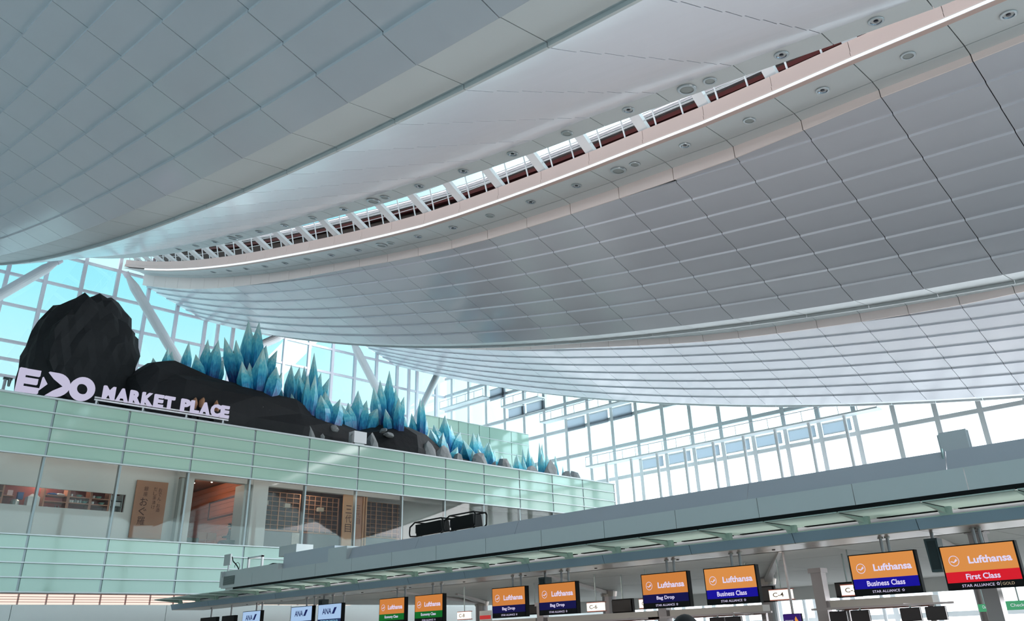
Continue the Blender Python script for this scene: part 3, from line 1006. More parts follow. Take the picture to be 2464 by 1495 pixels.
def head_parts(c, r, face, parent):
    """skull with nose, ears, eyes, mouth and a cap of hair; face is the facing direction"""
    f = V(face).normalized()
    s_ = f.cross(V((0, 0, 1))).normalized()
    c = V(c)
    import bmesh
    bm = bmesh.new()
    bmesh.ops.create_icosphere(bm, subdivisions=3, radius=1)
    for v in bm.verts:
        p = v.co.copy()
        k = 1 - 0.22 * max(0, -p.z)
        v.co = c + s_ * p.x * r * 0.78 * k + f * p.y * r * 0.95 * k + V((0, 0, p.z * r * 1.18))
    me = bpy.data.meshes.new('head')
    bm.to_mesh(me)
    bm.free()
    me.materials.append(M_SKIN)
    me.polygons.foreach_set('use_smooth', [True] * len(me.polygons))
    h = link('head', me, parent)
    mb = MB()
    mb.tube(c + f * r * 0.9 + V((0, 0, 0.1 * r)), c + f * r * 1.12 - V((0, 0, 0.2 * r)), 0.06 * r, 0.13 * r, 8)
    mb.build('nose', M_SKIN, h)
    for q in (-1, 1):
        MB().tube(c + s_ * q * r * 0.72, c + s_ * q * r * 0.9, 0.2 * r, 0.24 * r, 10).build('ear', M_SKIN, h)
        MB().tube(c + s_ * q * r * 0.3 + f * r * 0.85 + V((0, 0, 0.05 * r)), c + s_ * q * r * 0.3 + f * r * 0.93 + V((0, 0, 0.05 * r)), 0.08 * r, seg=8).build('eye', M_HAIR, h)
    MB().tube(c - s_ * 0.22 * r + f * r * 0.84 - V((0, 0, 0.5 * r)), c + s_ * 0.22 * r + f * r * 0.84 - V((0, 0, 0.5 * r)), 0.05 * r, seg=6).build('mouth', mat('lip', (160, 92, 82), 0.6), h)
    bm = bmesh.new()
    bmesh.ops.create_icosphere(bm, subdivisions=3, radius=1)
    for v in bm.verts:
        p = v.co.copy()
        lowf = p.z < 0.3 and p.y > -0.1
        k = 0.9 if lowf else 1.0
        zz = max(p.z, -0.45)
        v.co = c + s_ * p.x * r * 0.88 * k + f * (p.y * r * 1.04 * k - 0.05 * r) + V((0, 0, zz * r * 1.22 + 0.04 * r))
    me = bpy.data.meshes.new('hair')
    bm.to_mesh(me)
    bm.free()
    me.materials.append(M_HAIR)
    me.polygons.foreach_set('use_smooth', [True] * len(me.polygons))
    link('hair', me, parent)

def hand(base, d, side, parent, r=0.009):
    base, d, side = V(base), V(d).normalized(), V(side).normalized()
    nrm = d.cross(side)
    J = [(tuple(base), 0.03, 0.018), (tuple(base + d * 0.05), 0.038, 0.016), (tuple(base + d * 0.09), 0.036, 0.014)]
    E = [(0, 1), (1, 2)]
    for i, (o_, L) in enumerate(((-0.03, 0.065), (-0.01, 0.08), (0.01, 0.075), (0.03, 0.055))):
        a = base + d * 0.09 + side * o_
        k = len(J)
        J += [(tuple(a), r), (tuple(a + d * L * 0.5 + nrm * 0.004), r * 0.95), (tuple(a + d * L + nrm * 0.02), r * 0.8)]
        E += [(2, k), (k, k + 1), (k + 1, k + 2)]
    a = base + d * 0.03 - side * 0.035
    k = len(J)
    J += [(tuple(a), 0.011), (tuple(a + d * 0.03 - side * 0.025), 0.01), (tuple(a + d * 0.06 - side * 0.03 + nrm * 0.01), 0.009)]
    E += [(1, k), (k, k + 1), (k + 1, k + 2)]
    return skinned('hand', J, E, M_SKIN, parent)

def seated(x, y, z, face, top, lab, cat='person'):
    o = empty('person', (x, y, z))
    f = V(face).normalized()
    s_ = f.cross(V((0, 0, 1))).normalized()
    b = V((x, y, z))
    P = lambda a, c, h: tuple(b + f * a + s_ * c + V((0, 0, h)))
    J = [(P(0, 0, 0.52), 0.15, 0.12), (P(-0.02, 0, 0.75), 0.15, 0.11), (P(-0.02, 0, 0.98), 0.17, 0.11), (P(0.0, 0, 1.08), 0.06), (P(0.01, 0, 1.16), 0.05)]
    E = [(0, 1), (1, 2), (2, 3), (3, 4)]
    for q in (-1, 1):
        k = len(J)
        J += [(P(-0.02, q * 0.19, 1.0), 0.065), (P(0.06, q * 0.25, 0.76), 0.05), (P(0.3, q * 0.16, 0.76), 0.035)]
        E += [(2, k), (k, k + 1), (k + 1, k + 2)]
        k = len(J)
        J += [(P(0.06, q * 0.1, 0.52), 0.1), (P(0.45, q * 0.12, 0.52), 0.075), (P(0.45, q * 0.12, 0.1), 0.05), (P(0.58, q * 0.12, 0.04), 0.04)]
        E += [(0, k), (k, k + 1), (k + 1, k + 2), (k + 2, k + 3)]
    skinned('body', J, E, top, o)
    head_parts(P(0.03, 0, 1.27), 0.11, f, o)
    for q in (-1, 1):
        hand(P(0.31, q * 0.155, 0.76), f, s_ * -q, o)
    tag(o, lab, cat)

seated(20.75, 40.2, 5.85, (-0.9, 0.3, 0), M_CLOTHD, 'seated diner in dark clothes by the orange timber wall')
seated(18.75, 41.3, 5.85, (0.7, -0.5, 0), M_CLOTHW, 'seated diner in pale clothes at the left of the restaurant window')
o = empty('dining_table', (19.6, 41.2, 5.8))
MB().box((19.15, 40.9, 6.5), (20.2, 41.6, 6.55)).build('table_top', M_CHAIR, o)
MB().tube((19.65, 41.25, 5.8), (19.65, 41.25, 6.5), 0.05).build('pedestal', M_DKTIM, o)
MB().tube((19.65, 41.25, 5.8), (19.65, 41.25, 5.84), 0.25).build('base', M_DKTIM, o)
tag(o, 'timber dining table inside the restaurant window', 'table')

# lattice room
M_LATT = mat('lattice_timber', (190, 140, 110), 0.6)
M_DARKROOM = mat('dark_room', (52, 40, 38), 0.8)
def lattice(x0, x1, z0, z1, y, nx, nz, lab, thick=None):
    o = empty('lattice_screen', ((x0 + x1) / 2, y, z0))
    MB().box((x0, y + 0.1, z0), (x1, y + 0.14, z1)).build('backing', M_DARKROOM, o)
    for i in range(nx + 1):
        x = x0 + (x1 - x0) * i / nx
        w = 0.024 if (i % 3 == 0) else 0.009
        MB().box((x - w, y, z0), (x + w, y + 0.05, z1)).build('upright', M_LATT, o)
    for i in range(nz + 1):
        z = z0 + (z1 - z0) * i / nz
        MB().box((x0, y - 0.005, z - 0.011), (x1, y + 0.04, z + 0.011)).build('crossbar', M_LATT, o)
    MB().box((x0 - 0.04, y - 0.02, z0 - 0.06), (x1 + 0.04, y + 0.08, z0)).build('sill', M_LATT, o)
    tag(o, lab, 'screen', 'timber lattice screens')
lattice(21.75, 24.15, 7.0, 8.82, 39.5, 6, 8, 'dark timber lattice screen in the pane right of the white pillar')
lattice(24.4, 26.6, 7.0, 8.82, 39.6, 6, 8, 'dark timber lattice screen behind the pale shop board')
lattice(28.0, 31.0, 7.0, 8.82, 39.6, 8, 8, 'dark timber lattice screen right of the shop boards')
M_SLATE = mat('slate_panel', (120, 124, 128), 0.6, noise=0.15)
M_STONEPAT = mat('speckled_panel', (196, 196, 188), 0.7, noise=0.3, nscale=5)
dd = empty('service_counter', (24, 39.4, 5.8))
for a, b, m in ((21.7, 22.1, M_STONEPAT), (22.1, 23.75, M_SLATE), (23.75, 24.2, M_STONEPAT), (24.2, 26.6, M_SLATE), (28.0, 31.0, M_SLATE)):
    MB().box((a + 0.01, 39.4, 5.8), (b - 0.01, 39.5, 6.9)).build('panel', m, dd)
tag(dd, 'low counter front of slate and speckled panels under the lattice screens', 'counter')
for i, (x, z) in enumerate(((21.95, 8.2), (23.2, 8.15), (25.2, 8.1))):
    o = empty('pendant_lamp', (x, 39.2, z))
    MB().box((x - 0.16, 39.1, z - 0.1), (x + 0.16, 39.3, z + 0.1)).build('shade', mat('paper_shade', (190, 186, 172), 0.7), o)
    MB().tube((x, 39.2, z + 0.1), (x, 39.2, 9.5), 0.008, seg=6).build('cord', M_BLACK, o)
    tag(o, 'small pale paper lamp before the lattice screens, %s from the left' % ordw[i], 'lamp', 'paper lamps before the lattice')
# ceiling lamps inside so that the rooms read
for (x, y, z, e, c) in ((19.3, 41.5, 9.2, 42, (1.0, 0.8, 0.64)), (24.5, 38.9, 9.0, 22, (1.0, 0.85, 0.7)), (11.5, 39.0, 8.3, 20, (1.0, 0.85, 0.75))):
    la = bpy.data.lights.new('shop_lamp', 'POINT')
    la.energy = e
    la.color = c
    la.shadow_soft_size = 0.25
    lo = bpy.data.objects.new('shop_lamp', la)
    lo.location = (x, y, z)
    col.objects.link(lo)

# hidden area lights added above the shop window to brighten the rooms
for (x, w) in ((11.0, 11.0), (24.0, 12.0)):
    la = bpy.data.lights.new('window_fill_light', 'AREA')
    la.shape = 'RECTANGLE'
    la.size, la.size_y = w, 0.5
    la.energy = 14
    la.color = (1.0, 0.93, 0.88)
    lo = bpy.data.objects.new('window_fill_light', la)
    lo.location = (x, 37.55, 9.9)
    lo.rotation_euler = (math.radians(12), 0, 0)
    col.objects.link(lo)

# green glass upper block behind
ub = empty('wall_back_block', (48, 50, 10.5))
tag(ub, 'smaller green glass wall standing behind the crystals', kind='structure')
xs = [40.5, 42.5, 44.55, 45.6, 46.85, 48.0, 50.55, 52.7]
zz = [17.65, 16.69, 15.7, 14.7, 13.6, 12.2]
for a, b in zip(xs, xs[1:]):
    for z1, z0 in zip(zz, zz[1:]):
        MB().box((a + 0.03, 50, z0 + 0.02), (b - 0.03, 50.04, z1 - 0.02)).build('pane', M_GREEN, ub)
for z in zz:
    MB().box((xs[0], 49.93, z - 0.02), (xs[-1], 50.02, z + 0.02)).build('fin', M_FIN, ub)
for x in xs:
    MB().box((x - 0.03, 50.04, 10.5), (x + 0.03, 50.15, 17.65)).build('post', M_POST, ub)
MB().box((xs[0], 50.15, 10.5), (xs[-1], 50.3, 17.6)).build('lining', M_WALLW, ub)

# ------------------------------------------------------------------ letter sign on the parapet
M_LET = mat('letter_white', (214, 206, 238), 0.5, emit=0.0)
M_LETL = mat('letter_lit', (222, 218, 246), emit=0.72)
sg = empty('letter_sign', (13.8, 37.0, 11.2))
tag(sg, 'row of large white block letters standing on the green block parapet', 'sign')
YL = 36.92
def letter(name, polys, m=M_LETL):
    mb = MB()
    for p in polys:
        mb.prism([(x, YL, z) for x, z in p], (0, 0.16, 0))
    return mb.build(name, m, sg)
# E
letter('letter', [[(9.21, 11.25), (9.45, 11.25), (9.45, 12.21), (9.21, 12.21)], [(9.45, 11.25), (10.04, 11.26), (10.04, 11.48), (9.45, 11.48)],
                  [(9.45, 11.62), (9.95, 11.62), (9.95, 11.84), (9.45, 11.84)], [(9.45, 11.97), (9.99, 11.97), (9.99, 12.2), (9.45, 12.2)]])
# small arrow between E and D
letter('arrow', [[(10.08, 11.42), (10.32, 11.7), (10.12, 11.98)]])
# D: rounded outside, arrow-shaped opening
def arc(cx, cz, rx, rz, a0, a1, n=14):
    return [(cx + rx * math.cos(a0 + (a1 - a0) * i / n), cz + rz * math.sin(a0 + (a1 - a0) * i / n)) for i in range(n + 1)]
outer = arc(10.68, 11.745, 0.52, 0.485, -math.pi / 2, math.pi / 2)
P2 = [(10.35, 11.26)] + outer + [(10.31, 12.23), (10.42, 11.98), (10.52, 11.98), (10.62, 12.0), (10.96, 11.73), (10.6, 11.46), (10.58, 11.6), (10.38, 11.52)]
mbd = MB()
# triangulated ring: outer rim to arrow opening
inn = [(10.6, 11.47), (10.75, 11.58), (10.96, 11.73), (10.78, 11.86), (10.6, 11.99)]
def strip(pa, pb, name):
    """band between two equally long outlines"""
    mb = MB()
    for i in range(len(pa) - 1):
        a, b, c_, d = pa[i], pa[i + 1], pb[i + 1], pb[i]
        mb.hexa([(a[0], YL, a[1]), (b[0], YL, b[1]), (c_[0], YL, c_[1]), (d[0], YL, d[1]), (a[0], YL + 0.16, a[1]), (b[0], YL + 0.16, b[1]), (c_[0], YL + 0.16, c_[1]), (d[0], YL + 0.16, d[1])])
    return mb.build(name, M_LETL, sg)
pa = [(10.33, 11.26)] + arc(10.68, 11.745, 0.52, 0.485, -math.pi / 2, math.pi / 2, 12) + [(10.31, 12.23)]
pb = []
for i in range(len(pa)):
    t = i / (len(pa) - 1)
    if t < 0.5:
        u = t / 0.5
        pb.append((10.56 + u * 0.4, 11.47 + u * 0.27))
    else:
        u = (t - 0.5) / 0.5
        pb.append((10.96 - u * 0.4, 11.74 + u * 0.25))
strip(pa, pb, 'letter')
# O
n = 28
strip([(11.71 + 0.5 * math.cos(2 * math.pi * i / n), 11.75 + 0.5 * math.sin(2 * math.pi * i / n)) for i in range(n + 1)],
      [(11.71 + 0.235 * math.cos(2 * math.pi * i / n), 11.75 + 0.235 * math.sin(2 * math.pi * i / n)) for i in range(n + 1)], 'letter')
bounds = [('M', 12.56, 13.06), ('A', 13.13, 13.64), ('R', 13.71, 14.18), ('K', 14.24, 14.73), ('E', 14.79, 15.2), ('T', 15.25, 15.72),
          ('P', 16.03, 16.46), ('L', 16.5, 16.9), ('A', 16.95, 17.43), ('C', 17.49, 17.94), ('E', 17.99, 18.39)]
for ch, a, b in bounds:
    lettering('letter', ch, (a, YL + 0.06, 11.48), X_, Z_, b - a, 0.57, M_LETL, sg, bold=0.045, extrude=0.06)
for z, x0, x1 in ((11.42, 12.3, 18.45), (11.52, 12.3, 18.45)):
    MB().box((x0, YL + 0.14, z - 0.03), (x1, YL + 0.2, z + 0.03)).build('support_rail', M_WHITE, sg)
for x in (12.4, 14.4, 16.4, 18.2):
    MB().box((x - 0.03, YL + 0.16, 11.2), (x + 0.03, YL + 0.22, 11.45)).build('support_post', M_WHITE, sg)
    MB().tube((x, YL + 0.2, 11.45), (x + 0.3, YL + 0.5, 11.2), 0.02, seg=6).build('brace', M_STEEL, sg)

# ------------------------------------------------------------------ rock garden sculpture on the block roof
M_BASALT = mat('black_basalt', (17, 17, 21), 0.75, noise=0.35, nscale=2.5, bump=0.6)
M_ROCK = mat('grey_rock', (150, 150, 150), 0.85, noise=0.25, nscale=3, bump=0.5)
M_TAN = mat('tan_stone', (176, 128, 96), 0.7, noise=0.15, nscale=3)

import bmesh
def rock(name, c, r, m, seed, lab, cat, sub=2, jag=0.22, group=None, flat=True):
    rnd = random.Random(seed)
    bm = bmesh.new()
    bmesh.ops.create_icosphere(bm, subdivisions=sub, radius=1)
    # cut flat facets like broken stone
    for q in range(9):
        nrm = V((rnd.gauss(0, 1), rnd.gauss(0, 1), rnd.gauss(0, 0.8))).normalized()
        lim = rnd.uniform(0.62, 0.86)
        for v in bm.verts:
            d = v.co.dot(nrm)
            if d > lim:
                v.co -= nrm * (d - lim)
    for v in bm.verts:
        v.co *= 1 + rnd.uniform(-jag, jag) * 0.35
        v.co = V((v.co.x * r[0], v.co.y * r[1], v.co.z * r[2]))
    me = bpy.data.meshes.new(name)
    bm.to_mesh(me)
    bm.free()
    me.materials.append(m)
    o = link(name, me, None, c)
    tag(o, lab, cat, group)
    return o

# tall dark boulder at the left, low ridge running right
rock('boulder', (12.9, 41.5, 13.6), (2.55, 2.2, 4.1), M_BASALT, 3, 'huge black faceted boulder behind the white letters, tallest of the rocks', 'rock', sub=4, jag=0.16)
prof = [(14.6, 13.6), (15.4, 14.4), (16.5, 14.5), (18.5, 14.4), (20.4, 14.3), (22.9, 13.9), (25.1, 13.3), (27.7, 12.8), (29.3, 13.2), (30.7, 13.6), (32.0, 13.2), (33.0, 12.9), (34.3, 12.3), (37, 12.0), (40, 11.7)]
rnd = random.Random(11)
mb = MB()
NS = 11
for (x, z) in prof:
    h = z - 10.5
    for i in range(NS):
        w = math.pi * i / (NS - 1)
        k = 1 + rnd.uniform(-0.06, 0.06)
        mb.v.append((x + rnd.uniform(-0.2, 0.2), 40.2 - math.cos(w) * min(2.4, h * 0.75) * k, 10.5 + max(0, math.sin(w)) ** 0.75 * h * k))
for i in range(len(prof) - 1):
    for j in range(NS - 1):
        mb.f.append((i * NS + j, (i + 1) * NS + j, (i + 1) * NS + j + 1, i * NS + j + 1))
mb.f.append(tuple(range(NS)))
mb.f.append(tuple((len(prof) - 1) * NS + i for i in range(NS))[::-1])
rg = mb.build('rock_ridge', M_BASALT)
tag(rg, 'long low ridge of black rock running right along the green block roof', 'rock')

# crystals: faceted six-sided shards, navy at the foot and pale cyan at the tip
def crystal_mat():
    m = bpy.data.materials.new('blue_crystal')
    m.use_nodes = True
    nt = m.node_tree
    b = nt.nodes['Principled BSDF']
    t = nt.nodes.new('ShaderNodeTexCoord')
    s_ = nt.nodes.new('ShaderNodeSeparateXYZ')
    nt.links.new(t.outputs['Generated'], s_.inputs[0])
    n_ = nt.nodes.new('ShaderNodeTexNoise')
    n_.inputs['Scale'].default_value = 9
    n_.inputs['Detail'].default_value = 5
    nt.links.new(t.outputs['Generated'], n_.inputs['Vector'])
    ma = nt.nodes.new('ShaderNodeMath')
    ma.operation = 'MULTIPLY_ADD'
    ma.inputs[1].default_value = 0.5
    nt.links.new(n_.outputs[0], ma.inputs[0])
    sb = nt.nodes.new('ShaderNodeMath')
    sb.operation = 'SUBTRACT'
    sb.inputs[1].default_value = 0.25
    nt.links.new(s_.outputs[2], sb.inputs[0])
    nt.links.new(sb.outputs[0], ma.inputs[2])
    r_ = nt.nodes.new('ShaderNodeValToRGB')
    e = r_.color_ramp.elements
    e[0].position, e[0].color = 0.10, (*lin((8, 40, 100)), 1)
    e[1].position, e[1].color = 0.86, (*lin((200, 236, 234)), 1)
    for p, c in ((0.30, (12, 66, 132)), (0.47, (30, 148, 194)), (0.68, (104, 206, 222))):
        q = e.new(p)
        q.color = (*lin(c), 1)
    nt.links.new(ma.outputs[0], r_.inputs[0])
    nt.links.new(r_.outputs[0], b.inputs['Base Color'])
    b.inputs['Roughness'].default_value = 0.35
    return m
M_CRY = crystal_mat()
def shard(foot, tip, r, rnd):
    mb = MB()
    foot, tip = V(foot), V(tip)
    d = (tip - foot)
    L = d.length
    dn = d.normalized()
    e1 = dn.cross(V((0, 1, 0.1))).normalized()
    e2 = dn.cross(e1)
    k = 6
    rings = ((0, 0.8), (0.5, 1.0), (0.62, 0.92))
    w0 = rnd.uniform(0, 1)
    rr = [rnd.uniform(0.8, 1.15) for _ in range(k)]
    for (t, q) in rings:
        for i in range(k):
            w = w0 + 2 * math.pi * i / k
            mb.v.append(tuple(foot + dn * L * t + (e1 * math.cos(w) + e2 * math.sin(w)) * r * q * rr[i]))
    mb.v.append(tuple(tip))
    for a in range(len(rings) - 1):
        for i in range(k):
            j = (i + 1) % k
            mb.f.append((a * k + i, a * k + j, (a + 1) * k + j, (a + 1) * k + i))
    t = len(mb.v) - 1
    for i in range(k):
        mb.f.append(((len(rings) - 1) * k + i, (len(rings) - 1) * k + (i + 1) % k, t))
    mb.f.append(tuple(range(k))[::-1])
    return mb
clusters = [(16.32, 14.20, 15.27, 1.45), (17.18, 14.15, 15.73, 1.06), (18.49, 14.2, 16.23, 2.02), (20.85, 14.6, 17.86, 3.44), (21.46, 13.9, 16.34, 2.96), (23.39, 13.6, 15.74, 1.81),
            (24.56, 13.7, 16.74, 2.42), (24.36, 13.0, 15.45, 1.85), (25.57, 13.0, 14.71, 3.04), (27.81, 12.9, 15.23, 2.95), (30.05, 13.5, 16.84, 2.51), (30.84, 13.3, 15.11, 1.91),
            (32.45, 13.2, 15.38, 1.33), (34.48, 12.6, 14.64, 3.17), (34.14, 11.9, 13.54, 3.11), (37.32, 12.0, 13.98, 3.39), (38.05, 11.7, 13.39, 3.05), (40.95, 11.4, 12.92, 2.03),
            (41.76, 11.4, 13.59, 1.24), (43.23, 11.4, 14.03, 1.50), (43.62, 11.4, 13.33, 1.73), (45.12, 11.4, 13.42, 1.11)]
clab = ['cluster of blue crystals next to the huge boulder', 'small cluster of blue crystals, second from the huge boulder', 'blue crystal cluster third from the huge boulder',
        'tallest and widest blue crystal cluster on the black ridge', 'broad blue crystal cluster in front of the tallest one', 'narrow blue crystal cluster right of the broad front one',
        'tall blue crystal cluster, second peak of the ridge', 'low blue crystal cluster in front of the second peak', 'wide low blue crystal cluster at the middle of the ridge',
        'wide blue crystal cluster left of the third tall peak', 'third tall peak of blue crystals, over the right hump', 'low blue crystals at the foot of the third tall peak',
        'slim blue crystal cluster right of the third tall peak', 'wide blue crystal cluster on the falling right slope', 'low front crystals among grey stones on the right slope',
        'broad blue crystal cluster before the small green wall', 'low blue crystals in front of the small green wall', 'tiny blue crystal cluster, fifth from the right end',
        'tiny blue crystal cluster, fourth from the right end', 'pointed tiny crystal cluster, third from the right end', 'tiny crystal cluster, second from the right end', 'last tiny blue crystals at the right end']
for i, ((x, zb, zt, w), lab) in enumerate(zip(clusters, clab)):
    rnd = random.Random(100 + i)
    front = i in (4, 7, 8, 11, 14, 16, 20)
    y = 39.2 if front else 40.4
    f = y / 40.0
    x, w = x * f, w * f
    zb, zt = 1.6 + (zb - 1.6) * f, 1.6 + (zt - 1.6) * f
    o = empty('crystal_cluster', (x, y, zb - 0.5))
    n = 3 + int(w * 0.9)
    for q in range(n):
        t = (q + 0.5) / n * 2 - 1
        mid = abs(t) < 0.3
        hh = (zt - zb) * (1.0 if mid else (1.0 - 0.42 * abs(t)) * rnd.uniform(0.72, 0.95))
        fx = x + t * w * 0.2
        tx = x + t * w * 0.55 + rnd.uniform(-0.06, 0.06) * w
        fy = y + rnd.uniform(-0.3, 0.3)
        shard((fx, fy, zb - 0.8 if i < 17 else 10.5), (tx, fy + rnd.uniform(-0.25, 0.25), zb + hh), max(0.18, w / n * 0.74) * rnd.uniform(0.85, 1.15), rnd).build('shard', M_CRY, o)
    tag(o, lab, 'crystal', 'blue crystal clusters on the black ridge')

rocks = [(23.99, 11.75, 0.88, 0.69), (24.70, 11.87, 0.27, 0.50), (25.54, 12.07, 0.45, 0.66), (28.20, 11.77, 0.70, 0.72), (32.31, 11.79, 0.74, 1.03), (33.55, 11.67, 0.80, 1.14), (34.73, 11.78, 0.35, 0.69),
         (36.55, 11.70, 0.67, 1.32), (37.64, 11.74, 0.26, 0.45), (38.65, 11.88, 0.43, 0.78), (41.29, 11.70, 0.38, 1.00), (43.16, 11.56, 1.07, 1.19), (44.71, 11.72, 0.40, 0.74), (45.72, 11.76, 0.52, 1.05),
         (19.50, 11.65, 0.57, 0.81), (20.42, 12.80, 0.47, 0.31), (21.04, 12.64, 0.30, 0.48), (21.44, 12.53, 0.34, 0.25), (28.95, 12.60, 0.24, 0.34), (29.35, 12.37, 0.29, 0.59)]
rlab = ['pointed grey rock left of the white box on the parapet', 'small grey rock right beside the pointed one', 'grey rock lying on the black ridge above the white box', 'grey rock right behind the white parapet box',
        'upright grey rock at the right foot of the black ridge', 'tall grey rock, second from the foot of the ridge', 'small round grey rock between two crystal clusters', 'broad grey rock below the small green wall',
        'tiny grey rock right of the broad one', 'grey rock leaning on the crystals at the small green wall', 'flat grey rock among the tiny right crystals', 'tall pointed grey rock near the right end of the row',
        'small grey rock, last but one at the right', 'last grey rock at the right end of the parapet', 'grey rock at the right end of the lettering', 'upper small grey stone on the black ridge, left of three',
        'flat grey stone on the black ridge, middle of three', 'little grey stone on the black ridge, right of three', 'small grey chip on the right hump of the ridge', 'grey slab on the right hump of the ridge']
for i, ((x, z, h, w), lab) in enumerate(zip(rocks, rlab)):
    on_ridge = i in (2, 15, 16, 17, 18, 19)
    y = 39.0
    if on_ridge:
        f = 38.5 / 39.0
        y, x, z = 38.5, x * f, 1.6 + (z - 1.6) * f
        rock('stone', (x, y, z + h * 0.5), (w * 0.55, 0.35, h * 0.62), M_ROCK, 40 + i, lab, 'rock', sub=2, group='grey stones around the black ridge')
    else:
        f = 38.3 / 39.0
        y, x, zt = 38.3, x * f, 1.6 + (z + h - 1.6) * f
        hh = (zt - 10.5) / 2
        rock('stone', (x, y, 10.5 + hh * 0.96), (w * 0.58, 0.45, hh * 1.06), M_ROCK, 40 + i, lab, 'rock', sub=2, group='grey stones around the black ridge')
for i, (x, z) in enumerate(((17.0, 12.35), (17.35, 12.45), (18.1, 12.4))):
    pb_ = rock('pebble', (x, 37.75, z - 0.25), (0.14, 0.2, 0.33), M_TAN, 70 + i, 'smooth tan stone showing above the last letters, %s of three' % ('left', 'middle', 'right')[i], 'rock', sub=3, jag=0.02)
    MB().box((x - 0.12, 37.6, 10.5), (x + 0.12, 37.9, z - 0.5)).build('stone_foot', M_BASALT, pb_)

# white projector box on the parapet, small viewer at the left
o = empty('projector_box', (25.9, 37.1, 11.2))
MB().box((25.52, 36.9, 11.27), (26.32, 37.4, 11.88)).build('body', M_WHITE, o)
MB().box((25.6, 36.95, 11.2), (26.2, 37.3, 11.27)).build('foot', M_STEEL, o)
MB().path([(25.52, 37.1, 11.75), (25.4, 37.1, 11.6), (25.4, 37.1, 11.35), (25.52, 37.1, 11.25)], 0.03).build('handle', M_STEEL, o)
tag(o, 'white box with side handle sitting on the parapet edge', 'box')
o = empty('roof_fitting', (10.7, 45, 10.5))
MB().box((10.58, 44.95, 13.8), (10.98, 45.05, 13.92)).build('crosspiece', M_STEEL, o)
MB().tube((10.68, 45, 10.5), (10.68, 45, 13.8), 0.07).build('post', M_MULL, o)
MB().tube((10.88, 45, 13.5), (10.88, 45, 13.85), 0.06, 0.1).build('cup', M_STEEL, o)
tag(o, 'small grey roof fitting with a crosspiece left of the letters', 'fitting')

# ------------------------------------------------------------------ check-in canopy (runs along y)
M_UPL_ = mat('counter_diffuser', (255, 242, 230), emit=2.0)
M_CAN = mat('canopy_grey', (204, 203, 203), 0.32, 0.15, 0.5, noise=0.02)
M_CANU = mat('canopy_upper_grey', (190, 191, 199), 0.35, 0.15)
M_BEAM = mat('canopy_blue_grey', (150, 168, 184), 0.35, 0.2)
M_BRK = mat('bracket_green_grey', (184, 206, 194), 0.4)
M_SOFM = mat('soffit_metal', (176, 164, 156), 0.28, 0.55, noise=0.08, nscale=0.5)
M_CCEIL = mat('counter_ceiling', (208, 208, 206), 0.55)
M_CGLASS = mat('canopy_glass', (222, 238, 230), 0.25, 0, 0.4)
_nt = M_CGLASS.node_tree
_tl = _nt.nodes.new('ShaderNodeBsdfTranslucent')
_tl.inputs[0].default_value = (0.86, 0.95, 0.90, 1)
_mx = _nt.nodes.new('ShaderNodeMixShader')
_mx.inputs[0].default_value = 0.5
_nt.links.new(_nt.nodes['Principled BSDF'].outputs[0], _mx.inputs[1])
_nt.links.new(_tl.outputs[0], _mx.inputs[2])
_nt.links.new(_mx.outputs[0], _nt.nodes['Material Output'].inputs[0])
M_INNER = mat('inner_white', (246, 244, 246), 0.5)
_nt = M_INNER.node_tree
_tl = _nt.nodes.new('ShaderNodeBsdfTranslucent')
_tl.inputs[0].default_value = (0.95, 0.95, 0.96, 1)
_mx = _nt.nodes.new('ShaderNodeMixShader')
_mx.inputs[0].default_value = 0.6
_nt.links.new(_nt.nodes['Principled BSDF'].outputs[0], _mx.inputs[1])
_nt.links.new(_tl.outputs[0], _mx.inputs[2])
_nt.links.new(_mx.outputs[0], _nt.nodes['Material Output'].inputs[0])
cn = empty('check_in_canopy', (14, 15, 3.4))
tag(cn, 'long grey check-in canopy with glass awning and blue-grey beam', 'canopy')
YC0, YC1 = -4.0, 27.3
fj = [4.23 + 1.76 * i for i in range(-5, 14)] + [YC1]
for a, b in zip(fj, fj[1:]):
    if b - a > 0.1:
        MB().box((14.0, a + 0.006, 3.41), (14.1, b - 0.006, 3.745)).build('fascia_panel', M_CAN, cn)
uj = [-4.0, 0.98, 4.5, 8.0, 13.94, 17.5, 20.4]
for a, b in zip(uj, uj[1:]):
    MB().hexa([(14.1, a + 0.006, 3.75), (14.14, a + 0.006, 3.75), (14.14, b - 0.006, 3.75), (14.1, b - 0.006, 3.75),
               (14.25, a + 0.006, 4.06), (14.3, a + 0.006, 4.06), (14.3, b - 0.006, 4.06), (14.25, b - 0.006, 4.06)]).build('upper_panel', M_CANU, cn)
MB().box((14.05, 20.4, 3.74), (14.9, 21.3, 4.10)).build('duct_cover', M_CAN, cn)
MB().box((14.25, 21.3, 3.75), (14.9, 24.0, 4.2)).build('upper_panel', M_CANU, cn)
MB().box((14.6, 23.9, 4.2), (15.2, 24.9, 4.5)).build('duct_cover', M_CAN, cn)
MB().box((14.08, 24.0, 3.74), (14.9, 27.3, 3.93)).build('upper_panel', M_CAN, cn)
MB().box((14.0, 27.3, 3.45), (16.0, 27.42, 3.93)).build('end_panel', M_CAN, cn)
MB().box((13.985, 26.45, 3.5), (14.0, 27.15, 3.76)).build('vent_grille', mat('vent_dark', (96, 102, 102), 0.5), cn)
for i in range(8):
    MB().box((13.975, 26.45, 3.515 + 0.031 * i), (13.99, 27.15, 3.522 + 0.031 * i)).build('vent_blade', M_STEEL, cn)
for xa in (14.86, 15.4):
    MB().box((xa, YC0, 4.02), (xa + 0.25, 20.4, 4.08)).build('top_rail', M_CAN, cn)
for y in range(-3, 21, 3):
    MB().box((14.9, y, 3.4), (15.6, y + 0.08, 4.02)).build('frame_post', M_CAN, cn)
